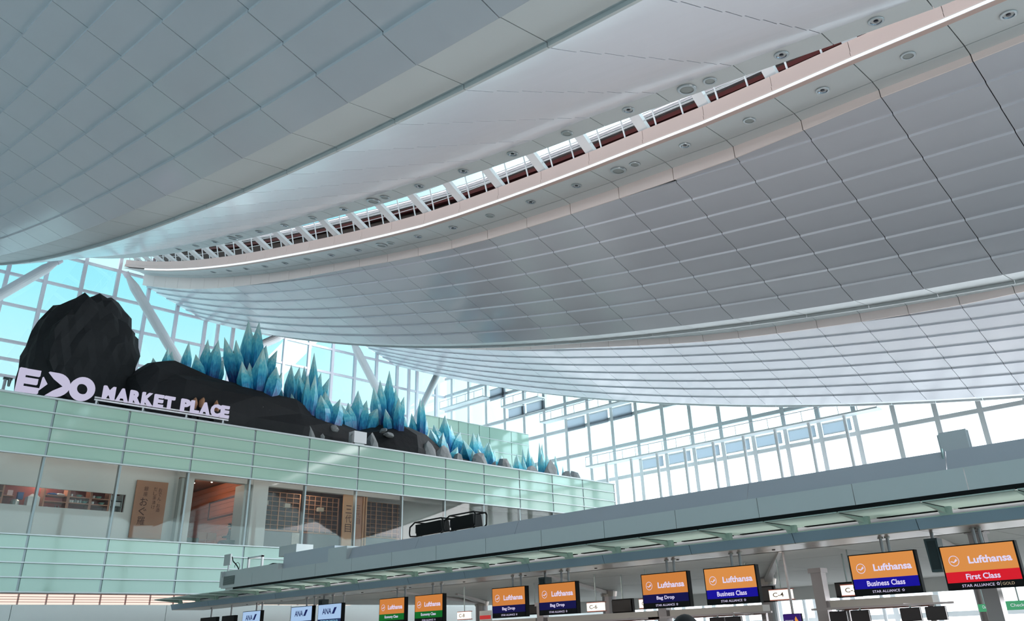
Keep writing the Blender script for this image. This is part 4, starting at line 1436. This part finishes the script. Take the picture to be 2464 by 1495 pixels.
MB().box((14.0, YC0, 3.345), (14.1, 26.5, 3.408)).build('shadow_slot', M_BLACK, cn)
# glass awning panes, brackets
bj = [3.6 + 1.362 * i for i in range(-5, 22)]
for a, b in zip(bj, bj[1:]):
    MB().box((14.0, a + 0.015, 3.325), (15.42, b - 0.015, 3.343)).build('glass_pane', M_CGLASS, cn)
    MB().box((15.3, a + 0.1, 3.312), (15.42, b - 0.1, 3.325)).build('slot', M_BLACK, cn)
    MB().box((15.42, a, 3.32), (16.3, b, 3.335)).build('inner_pane', M_INNER, cn)
for y in bj:
    MB().prism([(13.95, y - 0.02, 3.32), (15.02, y - 0.02, 3.22), (15.02, y - 0.02, 3.32)], (0, 0.04, 0)).build('bracket_fin', M_BRK, cn)
    MB().box((14.02, y - 0.03, 3.316), (14.95, y + 0.03, 3.325)).build('fin_seam', M_DARKVOID, cn)
    MB().hexa([(14.96, y - 0.08, 3.2), (15.06, y - 0.08, 3.2), (15.06, y + 0.08, 3.2), (14.96, y + 0.08, 3.2), (14.9, y - 0.11, 3.325), (15.0, y - 0.11, 3.325), (15.0, y + 0.11, 3.325), (14.9, y + 0.11, 3.325)]).build('bracket_stem', M_BRK, cn)
# beam
mj = [5.1 * 15 / 14 + 2.24 * i for i in range(-5, 13)]
mj[-1] = 33.0
MB().box((15.0, -5, 3.2), (16.0, 33.0, 3.215)).build('beam_cap', M_BRK, cn)
for a, b in zip(mj, mj[1:]):
    MB().hexa([(15.06, a + 0.006, 3.035), (16.2, a + 0.006, 3.035), (16.2, b - 0.006, 3.035), (15.06, b - 0.006, 3.035),
               (15.0, a + 0.006, 3.2), (16.2, a + 0.006, 3.2), (16.2, b - 0.006, 3.2), (15.0, b - 0.006, 3.2)]).build('beam_panel', M_BEAM, cn)
    MB().box((15.07, a + 0.006, 3.02), (16.3, b - 0.006, 3.035)).build('soffit_sheet', M_SOFM, cn)
    MB().lathe([(0, -0.012), (0.03, -0.012), (0.035, 0)], 10, (15.75, (a + b) / 2 - 0.3, 3.02)).build('sprinkler', M_BLACK, cn)
# ceiling over the counters
cj = [-5 + 3.5 * i for i in range(0, 12)]
for x0, x1 in ((16.32, 18.58), (18.6, 21.4), (21.42, 25.78), (25.8, 35.6)):
    for a, b in zip(cj, cj[1:]):
        MB().box((x0 + 0.012, a + 0.012, 3.25), (x1 - 0.012, b - 0.012, 3.29)).build('ceiling_panel', M_CCEIL, cn)
MB().box((16.3, -5, 3.3), (36, 33.5, 3.4)).build('ceiling_void', M_DARKVOID, cn)
MB().box((16.2, -5, 3.02), (16.3, 33, 3.25)).build('soffit_edge', M_CCEIL, cn)
MB().box((35.6, -5, 2.75), (36.0, 33, 3.3)).build('far_beam', M_CCEIL, cn)
for (a, b) in (((18.57, 17.2), (27.74, 22.5)), ((18.57, 9.9), (27.74, 15.4)), ((22.6, 25.5), (27.7, 29.5)), ((17.4, 6.3), (22, 7.3)), ((18.6, 24.3), (27.7, 29.7))):
    d = V((b[0] - a[0], b[1] - a[1], 0)).normalized()
    s_ = V((-d.y, d.x, 0)) * 0.12
    P = [V((a[0], a[1], 3.2)) - s_ * 0.3, V((b[0], b[1], 3.1)) - s_, V((b[0], b[1], 3.1)) + s_, V((a[0], a[1], 3.2)) + s_ * 0.3]
    MB().hexa(P + [p + V((0, 0, 0.12)) for p in P]).build('ceiling_rib', mat('rib_grey', (168, 160, 156), 0.4, 0.3), cn)
# fluorescent tubes above the glass awning
for y in (-1.5, 3.8, 9.0, 14.2, 19.4, 24.6):
    MB().tube((15.0, y - 2.4, 3.62), (15.0, y + 2.4, 3.62), 0.02, seg=8).build('awning_tube', M_UPL_, cn)
    la = bpy.data.lights.new('awning_lamp', 'AREA')
    la.shape = 'RECTANGLE'
    la.size, la.size_y = 1.2, 5.0
    la.energy = 9
    la.color = (1.0, 0.97, 0.95)
    lo = bpy.data.objects.new('awning_lamp', la)
    lo.location = (15.1, y, 3.6)
    col.objects.link(lo)
# columns
M_COL = mat('column_metal', (160, 152, 152), 0.32, 0.45)
for i, y in enumerate((29.7, 22.4, 15.5, 8.7)):
    o = empty('column', (27.8, y, 0))
    MB().tube((27.8, y, 0), (27.8, y, 3.25), 0.27, seg=20).build('shaft', M_COL, o)
    MB().tube((27.8, y, 3.02), (27.8, y, 3.2), 0.3, 0.34, seg=20).build('collar', M_SOFM, o)
    tag(o, 'round grey metal column under the canopy, %s from the left' % ordw[i], 'column', 'round columns under the canopy')
for i, (y, zt) in enumerate(((18.76, 2.6), (14.3, 2.6), (9.82, 2.9))):
    o = empty('counter_post', (20, y, 0))
    MB().box((19.95, y - 0.13, 0), (20.2, y + 0.13, zt)).build('shaft', M_COL, o)
    MB().box((19.9, y - 0.16, zt - 0.1), (20.25, y + 0.16, zt)).build('cap', M_COL, o)
    tag(o, 'square grey post behind the hanging screens, %s from the left' % ordw[i], 'post', 'square counter posts')
o = empty('counter_post', (17.5, 5.37, 0))
MB().box((17.45, 5.24, 0), (17.7, 5.5, 3.25)).build('shaft', M_COL, o)
MB().box((17.4, 5.2, 3.1), (17.75, 5.54, 3.2)).build('cap', M_COL, o)
tag(o, 'square grey post below the red and orange screen', 'post', 'square counter posts')

# low grey beams with number boxes and back monitors
def lowbeam(y0, y1, x, lab):
    o = empty('counter_beam', (x, (y0 + y1) / 2, 2.0))
    MB().box((x, y0, 2.02), (x + 0.35, y1, 2.19)).build('casing', mat('beam_grey', (170, 166, 160), 0.45), o)
    MB().box((x + 0.02, y0 + 0.1, 1.975), (x + 0.3, y1 - 0.1, 2.02)).build('shadow_gap', M_DKTIM, o)
    MB().box((19.03, y0 - 0.75, 1.98), (19.09, y1, 2.02)).build('monitor_rail', M_COL, o)
    for y in (y0 + 0.3, y1 - 0.3):
        MB().box((19.09, y - 0.03, 1.985), (x, y + 0.03, 2.03)).build('rail_arm', M_COL, o)
    for y in (y0 + 0.2, y1 - 0.2):
        MB().box((x + 0.35, y - 0.06, 0), (x + 0.45, y + 0.06, 2.19)).build('leg', M_COL, o)
    tag(o, lab, 'beam', 'low grey beams over the counters')
lowbeam(7.32, 9.62, 20.0, 'low grey beam under the nearer blue and orange screen')
lowbeam(11.36, 14.1, 20.0, 'low grey beam under the middle pair of screens')
lowbeam(14.5, 18.5, 20.0, 'low grey beam left of the middle pair of screens')
lowbeam(3.0, 5.2, 20.0, 'low grey beam at the right picture edge')
lowbeam(19.0, 25.0, 20.0, 'low grey beam below the green and orange screens')
M_LITBOX = mat('lit_number_box', (255, 246, 232), emit=1.25)
M_NUM = mat('number_grey', (120, 104, 92), 0.6)
Yn, Zp = (0, -1, 0), (0, 0, 1)
def numbox(yl, yr, txt, lab):
    o = empty('number_box', (20, (yl + yr) / 2, 2.28))
    MB().box((20.0, yr, 2.28), (20.12, yl, 2.49)).build('lit_face', M_LITBOX, o)
    MB().box((20.02, yr - 0.02, 2.26), (20.16, yl + 0.02, 2.28)).build('case', M_REDLINE, o)
    MB().box((20.02, yr - 0.02, 2.49), (20.16, yl + 0.02, 2.51)).build('case', M_REDLINE, o)
    MB().tube((20.08, (yl + yr) / 2, 2.51), (20.08, (yl + yr) / 2, 3.25), 0.015, seg=6).build('hanger', M_STEEL, o)
    lettering('lettering', txt, (19.993, yl - 0.1, 2.335), Yn, Zp, (yl - yr) * 0.5, 0.1, M_NUM, o, bold=0.01)
    tag(o, lab, 'number sign', 'lit counter number boxes')
numbox(11.13, 10.56, 'C-4', 'lit counter number box reading C-4')
numbox(16.95, 16.37, 'C-6', 'lit counter number box reading C-6')
numbox(15.08, 14.62, 'C-5', 'lit counter number box mostly hidden behind a Bag Drop screen')
numbox(9.3, 8.76, 'C-3', 'lit counter number box cut off by the nearer blue screen')
numbox(22.55, 22.0, 'C-8', 'lit counter number box right of the green and orange screens')
o = empty('notice_board', (20.4, 21.6, 2.2))
MB().box((20.4, 21.35, 2.2), (20.44, 21.9, 2.5)).build('board', M_WALLW, o)
MB().box((20.39, 21.37, 2.25), (20.4, 21.88, 2.36)).build('red_band', mat('notice_red', (214, 60, 60), emit=0.7), o)
tag(o, 'white notice with a red band right of the number box C-8', 'sign')
M_DARKBOX = mat('dark_recess', (28, 22, 22), 0.5)
for i, (ya, yb, za, zb) in enumerate(((16.83, 16.15, 2.25, 2.56), (20.3, 19.78, 2.35, 2.58), (13.0, 11.6, 2.3, 2.62), (9.9, 9.35, 2.3, 2.58))):
    o = empty('back_display', (21, (ya + yb) / 2, za))
    MB().box((21.0, yb, za), (21.06, ya, zb)).build('screen', M_DARKBOX, o)
    MB().box((21.06, yb - 0.03, za - 0.03), (21.16, ya + 0.03, zb + 0.03)).build('case', M_BLACK, o)
    MB().tube((21.1, (ya + yb) / 2, zb), (21.1, (ya + yb) / 2, 3.25), 0.02, seg=6).build('hanger', M_STEEL, o)
    tag(o, 'dark unlit panel above the counters, %s' % ('just right of the box C-6', 'between the two Bag Drop screens at the left', 'between the middle pair of screens', 'left of the cut-off number box')[i], 'panel', 'dark panels above the counters')
lowmon = [((9.2, 8.81), 'left of the pair under the nearer blue screen'), ((8.72, 8.32), 'right of the pair under the nearer blue screen'), ((7.66, 7.25), 'left of the pair under the red screen'),
          ((7.15, 6.75), 'right of the pair under the red screen'), ((12.26, 11.85), 'left of the pair under the middle blue screen'), ((11.82, 11.4), 'right of the pair under the middle blue screen')]
for (ya, yb), lab in lowmon:
    o = empty('counter_monitor', (19, (ya + yb) / 2, 1.72))
    MB().box((19.0, yb, 1.7), (19.03, ya, 1.935)).build('screen', mat('dead_screen', (34, 26, 26), 0.25), o)
    MB().box((19.03, yb, 1.69), (19.07, ya, 1.945)).build('case', M_BLACK, o)
    MB().tube((19.05, (ya + yb) / 2, 1.94), (19.05, (ya + yb) / 2, 1.99), 0.02, seg=6).build('hanger', M_STEEL, o)
    tag(o, 'black counter monitor seen from the back, %s' % lab, 'monitor', 'black counter monitors')
# purple airline screen, green check-in signs further back
o = empty('airline_screen', (19, 10.1, 1.6))
MB().box((19.0, 9.9, 1.55), (19.05, 10.31, 1.93)).build('screen', mat('purple_screen', (52, 24, 110), emit=0.8), o)
MB().box((19.05, 9.89, 1.54), (19.1, 10.32, 1.94)).build('case', M_BLACK, o)
M_LW = mat('letter_white_lit', (238, 236, 250), emit=0.9)
lettering('lettering', 'SINGAPORE', (18.995, 10.27, 1.785), Yn, Zp, 0.2, 0.025, M_LW, o)
lettering('lettering', 'AIRLINES', (18.995, 10.27, 1.75), Yn, Zp, 0.17, 0.025, M_LW, o)
mb = MB()
mb.prism([(18.995, 10.03, 1.74), (18.995, 9.94, 1.78), (18.995, 9.96, 1.8), (18.995, 10.0, 1.88), (18.995, 10.03, 1.83)], (-0.003, 0, 0))
mb.build('emblem', mat('emblem_orange', (240, 160, 70), emit=0.9), o)
MB().tube((19.08, 10.1, 1.94), (19.08, 10.1, 3.25), 0.03, seg=8).build('pole', M_COL, o)
tag(o, 'purple airline screen with an orange emblem below the number C-4', 'screen')
M_GSIGN = mat('green_sign', (84, 178, 128), emit=0.75)
for (ya, yb, za, zb, lab) in ((7.1, 6.5, 1.87, 2.07, 'green hanging check-in sign at the right picture edge'), (7.74, 7.46, 1.86, 2.03, 'green hanging check-in sign left of the square post')):
    o = empty('hanging_sign', (24, (ya + yb) / 2, za))
    MB().box((24.0, yb, za), (24.05, ya, zb)).build('panel', M_GSIGN, o)
    MB().tube((24.03, (ya + yb) / 2, zb), (24.03, (ya + yb) / 2, 3.25), 0.02, seg=6).build('hanger', M_STEEL, o)
    lettering('lettering', 'Check-in', (23.99, ya - 0.1, za + 0.07), Yn, Zp, (ya - yb) * 0.7, 0.07, M_LW, o)
    tag(o, lab, 'sign', 'green check-in signs')

# ------------------------------------------------------------------ airline screens hanging under the canopy
XS = 15.5
M_SCR = {'or1': mat('screen_orange', (222, 138, 66), emit=0.82), 'or2': mat('screen_orange_light', (232, 152, 78), emit=0.85),
         'navy': mat('screen_navy', (18, 12, 78), emit=0.8), 'blue': mat('screen_blue', (20, 6, 160), emit=0.85), 'red': mat('screen_red', (226, 26, 44), emit=0.85),
         'green': mat('screen_green', (14, 112, 40), emit=0.8), 'sky': mat('screen_pale_blue', (176, 208, 246), emit=0.85), 'slate': mat('screen_slate', (40, 56, 104), emit=0.7), 'blk': mat('screen_black', (10, 8, 10), emit=0.6)}
M_TXT = mat('screen_text', (226, 218, 250), emit=0.95)
M_TXTG = mat('screen_text_gold', (196, 178, 150), emit=0.8)
M_TXTN = mat('screen_text_navy', (22, 34, 100), emit=0.7)
M_TXTC = mat('screen_text_cyan', (150, 214, 240), emit=0.8)

def crane(cy, cz, r, parent):
    """ring with a flying bird"""
    mb = MB()
    n = 26
    for i in range(n):
        a, b = 2 * math.pi * i / n, 2 * math.pi * (i + 1) / n
        mb.quad([(XS - 0.006, cy - r * math.cos(a), cz + r * math.sin(a)), (XS - 0.006, cy - r * math.cos(b), cz + r * math.sin(b)),
                 (XS - 0.006, cy - r * 0.88 * math.cos(b), cz + r * 0.88 * math.sin(b)), (XS - 0.006, cy - r * 0.88 * math.cos(a), cz + r * 0.88 * math.sin(a))])
    q = lambda x, z: (XS - 0.006, cy - r * x, cz + r * z)
    mb.quad([q(-0.8, -0.12), q(-0.35, -0.22), q(-0.05, -0.42), q(0.1, -0.2), q(-0.15, -0.12), q(-0.45, -0.02)])
    mb.quad([q(-0.05, -0.38), q(0.25, -0.1), q(0.62, 0.42), q(0.35, 0.32), q(0.12, 0.05)])
    mb.quad([q(0.05, -0.3), q(0.4, -0.12), q(0.72, 0.12), q(0.6, 0.2), q(0.25, 0.0)])
    return mb.build('emblem', M_TXT, parent)

def star(cy, cz, r, parent, m):
    mb = MB()
    pts = []
    for i in range(10):
        a = math.pi / 2 + math.pi * i / 5
        q = r if i % 2 == 0 else r * 0.55
        pts.append((math.cos(a) * q, math.sin(a) * q))
    for i in range(10):
        a, b = pts[i], pts[(i + 1) % 10]
        mb.quad([(XS - 0.006, cy - a[0], cz + a[1]), (XS - 0.006, cy - b[0], cz + b[1]), (XS - 0.006, cy - b[0] * 0.62, cz + b[1] * 0.62), (XS - 0.006, cy - a[0] * 0.62, cz + a[1] * 0.62)])
    return mb.build('star', m, parent)

ZB, ZT = 2.10, 2.775
def screen(yl, yr, kind, lab, pole_off=(0.25, 0.42)):
    yc = (yl + yr) / 2
    o = empty('hanging_screen', (XS + 0.08, yc, ZB))
    W, H = yl - yr, ZT - ZB
    MB().box((XS + 0.004, yr, ZB), (XS + 0.12, yl, ZT)).build('casing', M_BLACK, o)
    f = lambda t: yl - W * t
    def band(t0, t1, z0, z1, m):
        return MB().box((XS - 0.003, f(t1), ZB + H * z0), (XS + 0.004, f(t0), ZB + H * z1)).build('screen_band', m, o)
    if kind in ('bag', 'bus', 'first', 'eco'):
        top = band(0.02, 0.975, 0.40, 0.975, M_SCR['or2' if kind in ('first', 'bus') else 'or1'])
        mid = band(0.02, 0.975, 0.16, 0.40, M_SCR[{'bag': 'navy', 'bus': 'blue', 'first': 'red', 'eco': 'green'}[kind]])
        low = band(0.02, 0.975, 0.02, 0.16, M_SCR['blk'])
        crane(f(0.17), ZB + H * 0.65, 0.082, top)
        lettering('lettering', 'Lufthansa', (XS - 0.007, f(0.36), ZB + H * 0.565), Yn, Zp, W * 0.56, H * 0.17, M_TXT, top, bold=0.03)
        t = {'bag': 'Bag Drop', 'bus': 'Business Class', 'first': 'First Class', 'eco': 'Economy Class'}[kind]
        w = {'bag': 0.38, 'bus': 0.56, 'first': 0.44, 'eco': 0.52}[kind]
        lettering('lettering', t, (XS - 0.007, f(0.5 - w / 2), ZB + H * 0.215), Yn, Zp, W * w, H * 0.13, M_TXT, mid, bold=0.022)
        if kind == 'first':
            lettering('lettering', 'STAR ALLIANCE', (XS - 0.007, f(0.20), ZB + H * 0.055), Yn, Zp, W * 0.42, H * 0.06, M_TXT, low)
            star(f(0.665), ZB + H * 0.09, 0.028, low, M_TXT)
            MB().box((XS - 0.007, f(0.702), ZB + H * 0.04), (XS - 0.005, f(0.698), ZB + H * 0.14)).build('divider', M_TXTG, low)
            lettering('lettering', 'GOLD', (XS - 0.007, f(0.72), ZB + H * 0.055), Yn, Zp, W * 0.15, H * 0.06, M_TXTG, low)
        else:
            lettering('lettering', 'STAR ALLIANCE', (XS - 0.007, f(0.28), ZB + H * 0.055), Yn, Zp, W * 0.40, H * 0.06, M_TXT, low)
            star(f(0.73), ZB + H * 0.085, 0.026, low, M_TXT)
    else:
        top = band(0.02, 0.97, 0.38, 0.975, M_SCR['sky'])
        low = band(0.02, 0.97, 0.02, 0.38, M_SCR['slate'])
        lettering('lettering', 'ANA', (XS - 0.007, f(0.2), ZB + H * 0.58), Yn, Zp, W * 0.38, H * 0.24, M_TXTN, top, bold=0.02)
        q = lambda t, z: (XS - 0.006, f(t), ZB + H * z)
        MB().quad([q(0.60, 0.58), q(0.70, 0.58), q(0.80, 0.84), q(0.70, 0.84)]).build('emblem', M_TXTN, top)
        lettering('lettering', 'PREMIUM CHECK-IN', (XS - 0.007, f(0.14), ZB + H * 0.27), Yn, Zp, W * 0.72, H * 0.07, M_TXTC, low, bold=0.01)
    for po in pole_off:
        y = f(po)
        MB().tube((XS + 0.1, y, ZT - 0.05), (XS + 0.1, y, 3.03), 0.028, seg=10).build('pole', M_COL, o)
        MB().tube((XS + 0.1, y, 3.0), (XS + 0.1, y, 3.025), 0.05, seg=10).build('flange', M_SOFM, o)
    tag(o, lab, 'screen', 'airline screens under the canopy')
screen(5.39, 4.22, 'first', 'orange and red hanging screen reading First Class', (0.49, 0.57))
screen(6.97, 5.79, 'bus', 'orange and blue Business Class screen next to the red one', (0.52, 0.62))
screen(10.01, 8.83, 'bus', 'orange and blue Business Class screen right of a Bag Drop screen', (0.53, 0.69))
screen(11.58, 10.40, 'bag', 'orange and navy Bag Drop screen left of a Business Class screen', (0.54, 0.69))
screen(14.60, 13.42, 'bag', 'orange and navy Bag Drop screen just left of the number C-6', (0.57, 0.75))
screen(16.18, 15.02, 'bag', 'leftmost orange and navy Bag Drop screen', (0.56, 0.80))
screen(19.20, 18.03, 'eco', 'orange and green Economy Class screen, right of the two', (0.55, 0.85))
screen(20.78, 19.63, 'eco', 'orange and green Economy Class screen, left of the two', (0.6, 0.9))
screen(23.87, 22.61, 'ana', 'pale blue airline screen nearest the green ones', (0.5, 0.95))
screen(25.40, 24.18, 'ana', 'pale blue airline screen in the middle of three', (0.6, 0.95))
screen(28.46, 27.26, 'ana', 'pale blue airline screen leftmost of three', (0.6, 0.9))
for i, (ya, yb) in enumerate(((31.5, 30.3), (29.9, 29.0))):
    o = empty('hanging_screen', (XS + 0.08, (ya + yb) / 2, ZB))
    MB().box((XS + 0.004, yb, ZB - 0.05), (XS + 0.12, ya, ZT - 0.08)).build('casing', M_BLACK, o)
    MB().box((XS - 0.003, yb + 0.03, ZB - 0.02), (XS + 0.004, ya - 0.03, ZT - 0.11)).build('screen_band', M_SCR['blk'], o)
    MB().tube((XS + 0.1, (ya + yb) / 2, ZT - 0.1), (XS + 0.1, (ya + yb) / 2, 3.03), 0.028, seg=10).build('pole', M_COL, o)
    tag(o, 'dark switched-off screen at the far left under the canopy, %s of two' % ('left', 'right')[i], 'screen', 'airline screens under the canopy')

# hanging loudspeakers
M_SPK = mat('speaker_dark', (66, 78, 80), 0.5)
M_SPKG = mat('speaker_mesh', (40, 48, 50), 0.6)
for (y, lab) in ((5.53, 'tall dark loudspeaker hanging left of the red screen'), (14.58, 'tall dark loudspeaker hanging behind the middle Bag Drop screen'), (23.95, 'dark loudspeaker hanging by the pale blue screens')):
    o = empty('loudspeaker', (15.7, y, 2.4))
    MB().hexa([(15.62, y - 0.09, 2.4), (15.85, y - 0.09, 2.4), (15.85, y + 0.09, 2.4), (15.62, y + 0.09, 2.4), (15.62, y - 0.11, 2.93), (15.85, y - 0.11, 2.93), (15.85, y + 0.11, 2.93), (15.62, y + 0.11, 2.93)]).build('cabinet', M_SPK, o)
    MB().box((15.61, y - 0.07, 2.44), (15.62, y + 0.07, 2.89)).build('grille', M_SPKG, o)
    MB().tube((15.75, y, 2.93), (15.75, y, 3.03), 0.03, seg=8).build('bracket', M_COL, o)
    tag(o, lab, 'loudspeaker', 'loudspeakers under the canopy')

# floodlights on the canopy top
def flood(y0, y1, z0, z1, lab):
    o = empty('floodlight', (15, (y0 + y1) / 2, z0))
    ym = (y0 + y1) / 2
    x = 15.0
    m = MB()
    m.hexa([(x, y0 + 0.12, z0 + 0.03), (x + 0.3, y0 + 0.12, z0 + 0.05), (x + 0.3, y1 - 0.22, z0 + 0.05), (x, y1 - 0.22, z0 + 0.03),
            (x - 0.04, y0 + 0.12, z1 - 0.04), (x + 0.26, y0 + 0.12, z1 - 0.04), (x + 0.26, y1 - 0.22, z1 - 0.04), (x - 0.04, y1 - 0.22, z1 - 0.06)])
    m.build('housing', M_BLACK, o)
    MB().hexa([(x + 0.02, y1 - 0.22, z0 + 0.08), (x + 0.24, y1 - 0.22, z0 + 0.08), (x + 0.2, y1 - 0.1, z0 + 0.1), (x + 0.06, y1 - 0.1, z0 + 0.1),
               (x + 0.02, y1 - 0.22, z1 - 0.09), (x + 0.24, y1 - 0.22, z1 - 0.09), (x + 0.2, y1 - 0.1, z1 - 0.11), (x + 0.06, y1 - 0.1, z1 - 0.11)]).build('lens_hood', mat('lens_hood', (34, 34, 46), 0.3), o)
    for xx in (x - 0.06, x + 0.34):
        MB().path([(xx, y1 - 0.28, z0 + 0.0), (xx, y1 - 0.03, z0 + 0.02), (xx, y1, z0 + 0.1), (xx, y1 - 0.02, z1 - 0.1), (xx, y1 - 0.22, z1), (xx, y0 + 0.05, z1 + 0.005), (xx, y0, z1 - 0.06), (xx, y0 + 0.02, z0 + 0.08), (xx, y0 + 0.12, z0 + 0.02), (xx, y1 - 0.28, z0 + 0.0)], 0.02, 6).build('cage_bar', M_BLACK, o)
    for yy in (y0 + 0.05, y1 - 0.22):
        MB().tube((x - 0.06, yy, z1), (x + 0.34, yy, z1), 0.018, seg=6).build('cage_rung', M_BLACK, o)
    for yy in (y0 + 0.25, y1 - 0.1):
        MB().path([(x + 0.2, yy, z0 + 0.08), (x + 0.1, yy + 0.04, z0 - 0.02), (x + 0.05, yy + 0.08, 4.08)], 0.018, 6).build('stand', M_BLACK, o)
    tag(o, lab, 'floodlight', 'black caged floodlights on the canopy')
flood(17.40, 18.78, 4.2, 4.56, 'left black caged floodlight on top of the canopy')
flood(16.14, 17.36, 4.2, 4.57, 'right black caged floodlight on top of the canopy')

# lamps on the ceiling edge over the counters
for i, y in enumerate((2.0, 8.0, 14.0, 20.0, 26.0)):
    o = empty('counter_light', (16.65, y, 3.2))
    MB().box((16.5, y - 1.2, 3.21), (16.8, y + 1.2, 3.25)).build('housing', M_WALLW, o)
    MB().box((16.54, y - 1.16, 3.2), (16.76, y + 1.16, 3.21)).build('diffuser', M_UPL_, o)
    la = bpy.data.lights.new('counter_lamp', 'AREA')
    la.shape = 'RECTANGLE'
    la.size, la.size_y = 0.2, 2.3
    la.energy = 32
    la.color = (1.0, 0.92, 0.86)
    lo = bpy.data.objects.new('counter_lamp', la)
    lo.location = (16.65, y, 3.19)
    lo.rotation_euler = (0, math.radians(-40), 0)
    col.objects.link(lo)
    tag(o, 'slim lamp on the ceiling edge over the counters, %s from the right' % ordw[i], 'lamp', 'lamps over the counters')

# unseen uplights added on the canopy roof to brighten the ceiling
M_UPL = mat('uplight_lens', (255, 238, 226), emit=3.0)
for i, y in enumerate((0.5, 6.0, 11.5, 20.5, 26.0, 31.0)):
    o = empty('uplight', (17, y, 3.4))
    MB().box((16.5, y - 0.8, 3.4), (17.5, y + 0.8, 3.95)).build('housing', M_CAN, o)
    MB().box((16.55, y - 0.75, 3.95), (17.45, y + 0.75, 3.97)).build('lens', M_UPL, o)
    la = bpy.data.lights.new('fill_uplight_lamp', 'AREA')
    la.shape = 'RECTANGLE'
    la.size, la.size_y = 0.9, 1.5
    la.energy = UPW
    la.color = (1.0, 0.89, 0.83)
    lo = bpy.data.objects.new('fill_uplight_lamp', la)
    lo.location = (17, y, 3.99)
    lo.rotation_euler = (math.radians(180), 0, 0)
    col.objects.link(lo)
    tag(o, 'unseen box uplight added on the canopy roof, %s from the right' % ordw[i], 'lamp', 'added uplights on the canopy roof')

# grey rounded box on the canopy at the right, with its stand
o = empty('antenna_box', (15.0, 4.57, 4.1))
M_ABOX = mat('box_grey', (200, 200, 204), 0.45)
bm = bmesh.new()
bmesh.ops.create_cube(bm, size=1)
for v in bm.verts:
    v.co = V((15.08 + v.co.x * 0.16, 4.57 + v.co.y * 0.5, 4.325 + v.co.z * 0.35))
bmesh.ops.bevel(bm, geom=bm.edges[:], offset=0.03, segments=3, affect='EDGES')
me = bpy.data.meshes.new('body')
bm.to_mesh(me)
bm.free()
me.materials.append(M_ABOX)
link('body', me, o)
MB().box((15.05, 4.5, 3.95), (15.12, 4.56, 4.16)).build('stand', M_ABOX, o)
MB().tube((14.2, 4.54, 3.78), (14.22, 4.54, 4.1), 0.02, seg=6).build('cable_pipe', M_STEEL, o)
tag(o, 'grey rounded box standing up on the canopy at the right', 'box')

# small bits at the left end of the canopy: panel, cables, white frame
o = empty('equipment_plate', (14.6, 28.2, 3.9))
MB().box((14.6, 28.02, 4.21), (14.66, 28.46, 4.56)).build('plate', M_CAN, o)
MB().box((14.66, 28.2, 3.5), (14.7, 28.26, 4.3)).build('post', M_WHITE, o)
tag(o, 'small grey plate on a post at the left end of the canopy', 'panel')
o = empty('cable_tangle', (14.6, 27.5, 3.95))
MB().path([(14.6, 27.9, 4.45), (14.6, 27.8, 4.3), (14.6, 27.6, 4.2), (14.6, 27.45, 4.1), (14.6, 27.3, 3.95), (14.6, 27.7, 3.93)], 0.018, 6).build('cable', M_BLACK, o)
MB().path([(14.6, 27.5 + 0.17 * math.cos(a * 0.5), 4.1 + 0.14 * math.sin(a * 0.5)) for a in range(0, 12)], 0.008, 6).build('cable_loop', M_BLACK, o)
MB().path([(14.6, 24.9, 4.0), (14.6, 25.2, 4.03), (14.6, 25.45, 4.0), (14.6, 25.6, 3.93)], 0.02, 6).build('cable', M_BLACK, o)
tag(o, 'tangle of thin black cables on the left end of the canopy', 'cable')
o = empty('white_frame', (15.2, 27.3, 3.9))
for y in (27.0, 27.9):
    MB().box((15.2, y - 0.04, 3.5), (15.26, y + 0.04, 4.45)).build('upright', M_WHITE, o)
MB().box((15.2, 26.96, 4.4), (15.26, 27.94, 4.46)).build('crossbar', M_WHITE, o)
tag(o, 'thin white frame standing behind the cables on the canopy', 'frame')

# ------------------------------------------------------------------ traveller whose hair shows at the lower picture edge
def standing(x, y, face, height, lab):
    o = empty('person', (x, y, 0))
    f = V(face).normalized()
    s_ = f.cross(V((0, 0, 1))).normalized()
    k = height / 1.7
    b = V((x, y, 0))
    P = lambda a, c, h: tuple(b + (f * a + s_ * c) * k + V((0, 0, h * k)))
    J = [(P(0, 0, 0.95), 0.15, 0.11), (P(0, 0, 1.15), 0.14, 0.1), (P(0, 0, 1.36), 0.17, 0.11), (P(0, 0, 1.45), 0.06), (P(0.01, 0, 1.5), 0.05)]
    E = [(0, 1), (1, 2), (2, 3), (3, 4)]
    for q in (-1, 1):
        n = len(J)
        J += [(P(0, q * 0.18, 1.38), 0.06), (P(-0.02, q * 0.24, 1.1), 0.048), (P(0.05, q * 0.25, 0.86), 0.034)]
        E += [(2, n), (n, n + 1), (n + 1, n + 2)]
        n = len(J)
        J += [(P(0, q * 0.09, 0.88), 0.1), (P(0.01, q * 0.1, 0.48), 0.07), (P(-0.02, q * 0.1, 0.1), 0.045), (P(0.12, q * 0.11, 0.035), 0.035)]
        E += [(0, n), (n, n + 1), (n + 1, n + 2), (n + 2, n + 3)]
    skinned('body', J, E, M_CLOTHD, o, 2)
    head_parts(P(0.02, 0, 1.585), 0.105 * k, f, o)
    for q in (-1, 1):
        hand(P(0.055, q * 0.25, 0.85), (f.x * 0.2, f.y * 0.2, -1), f * q, o)
    tag(o, lab, 'person')
standing(4.25, 2.9, (0.8, 0.6, 0), 1.685, 'person with dark hair, only the crown of the head in view at the lower edge')
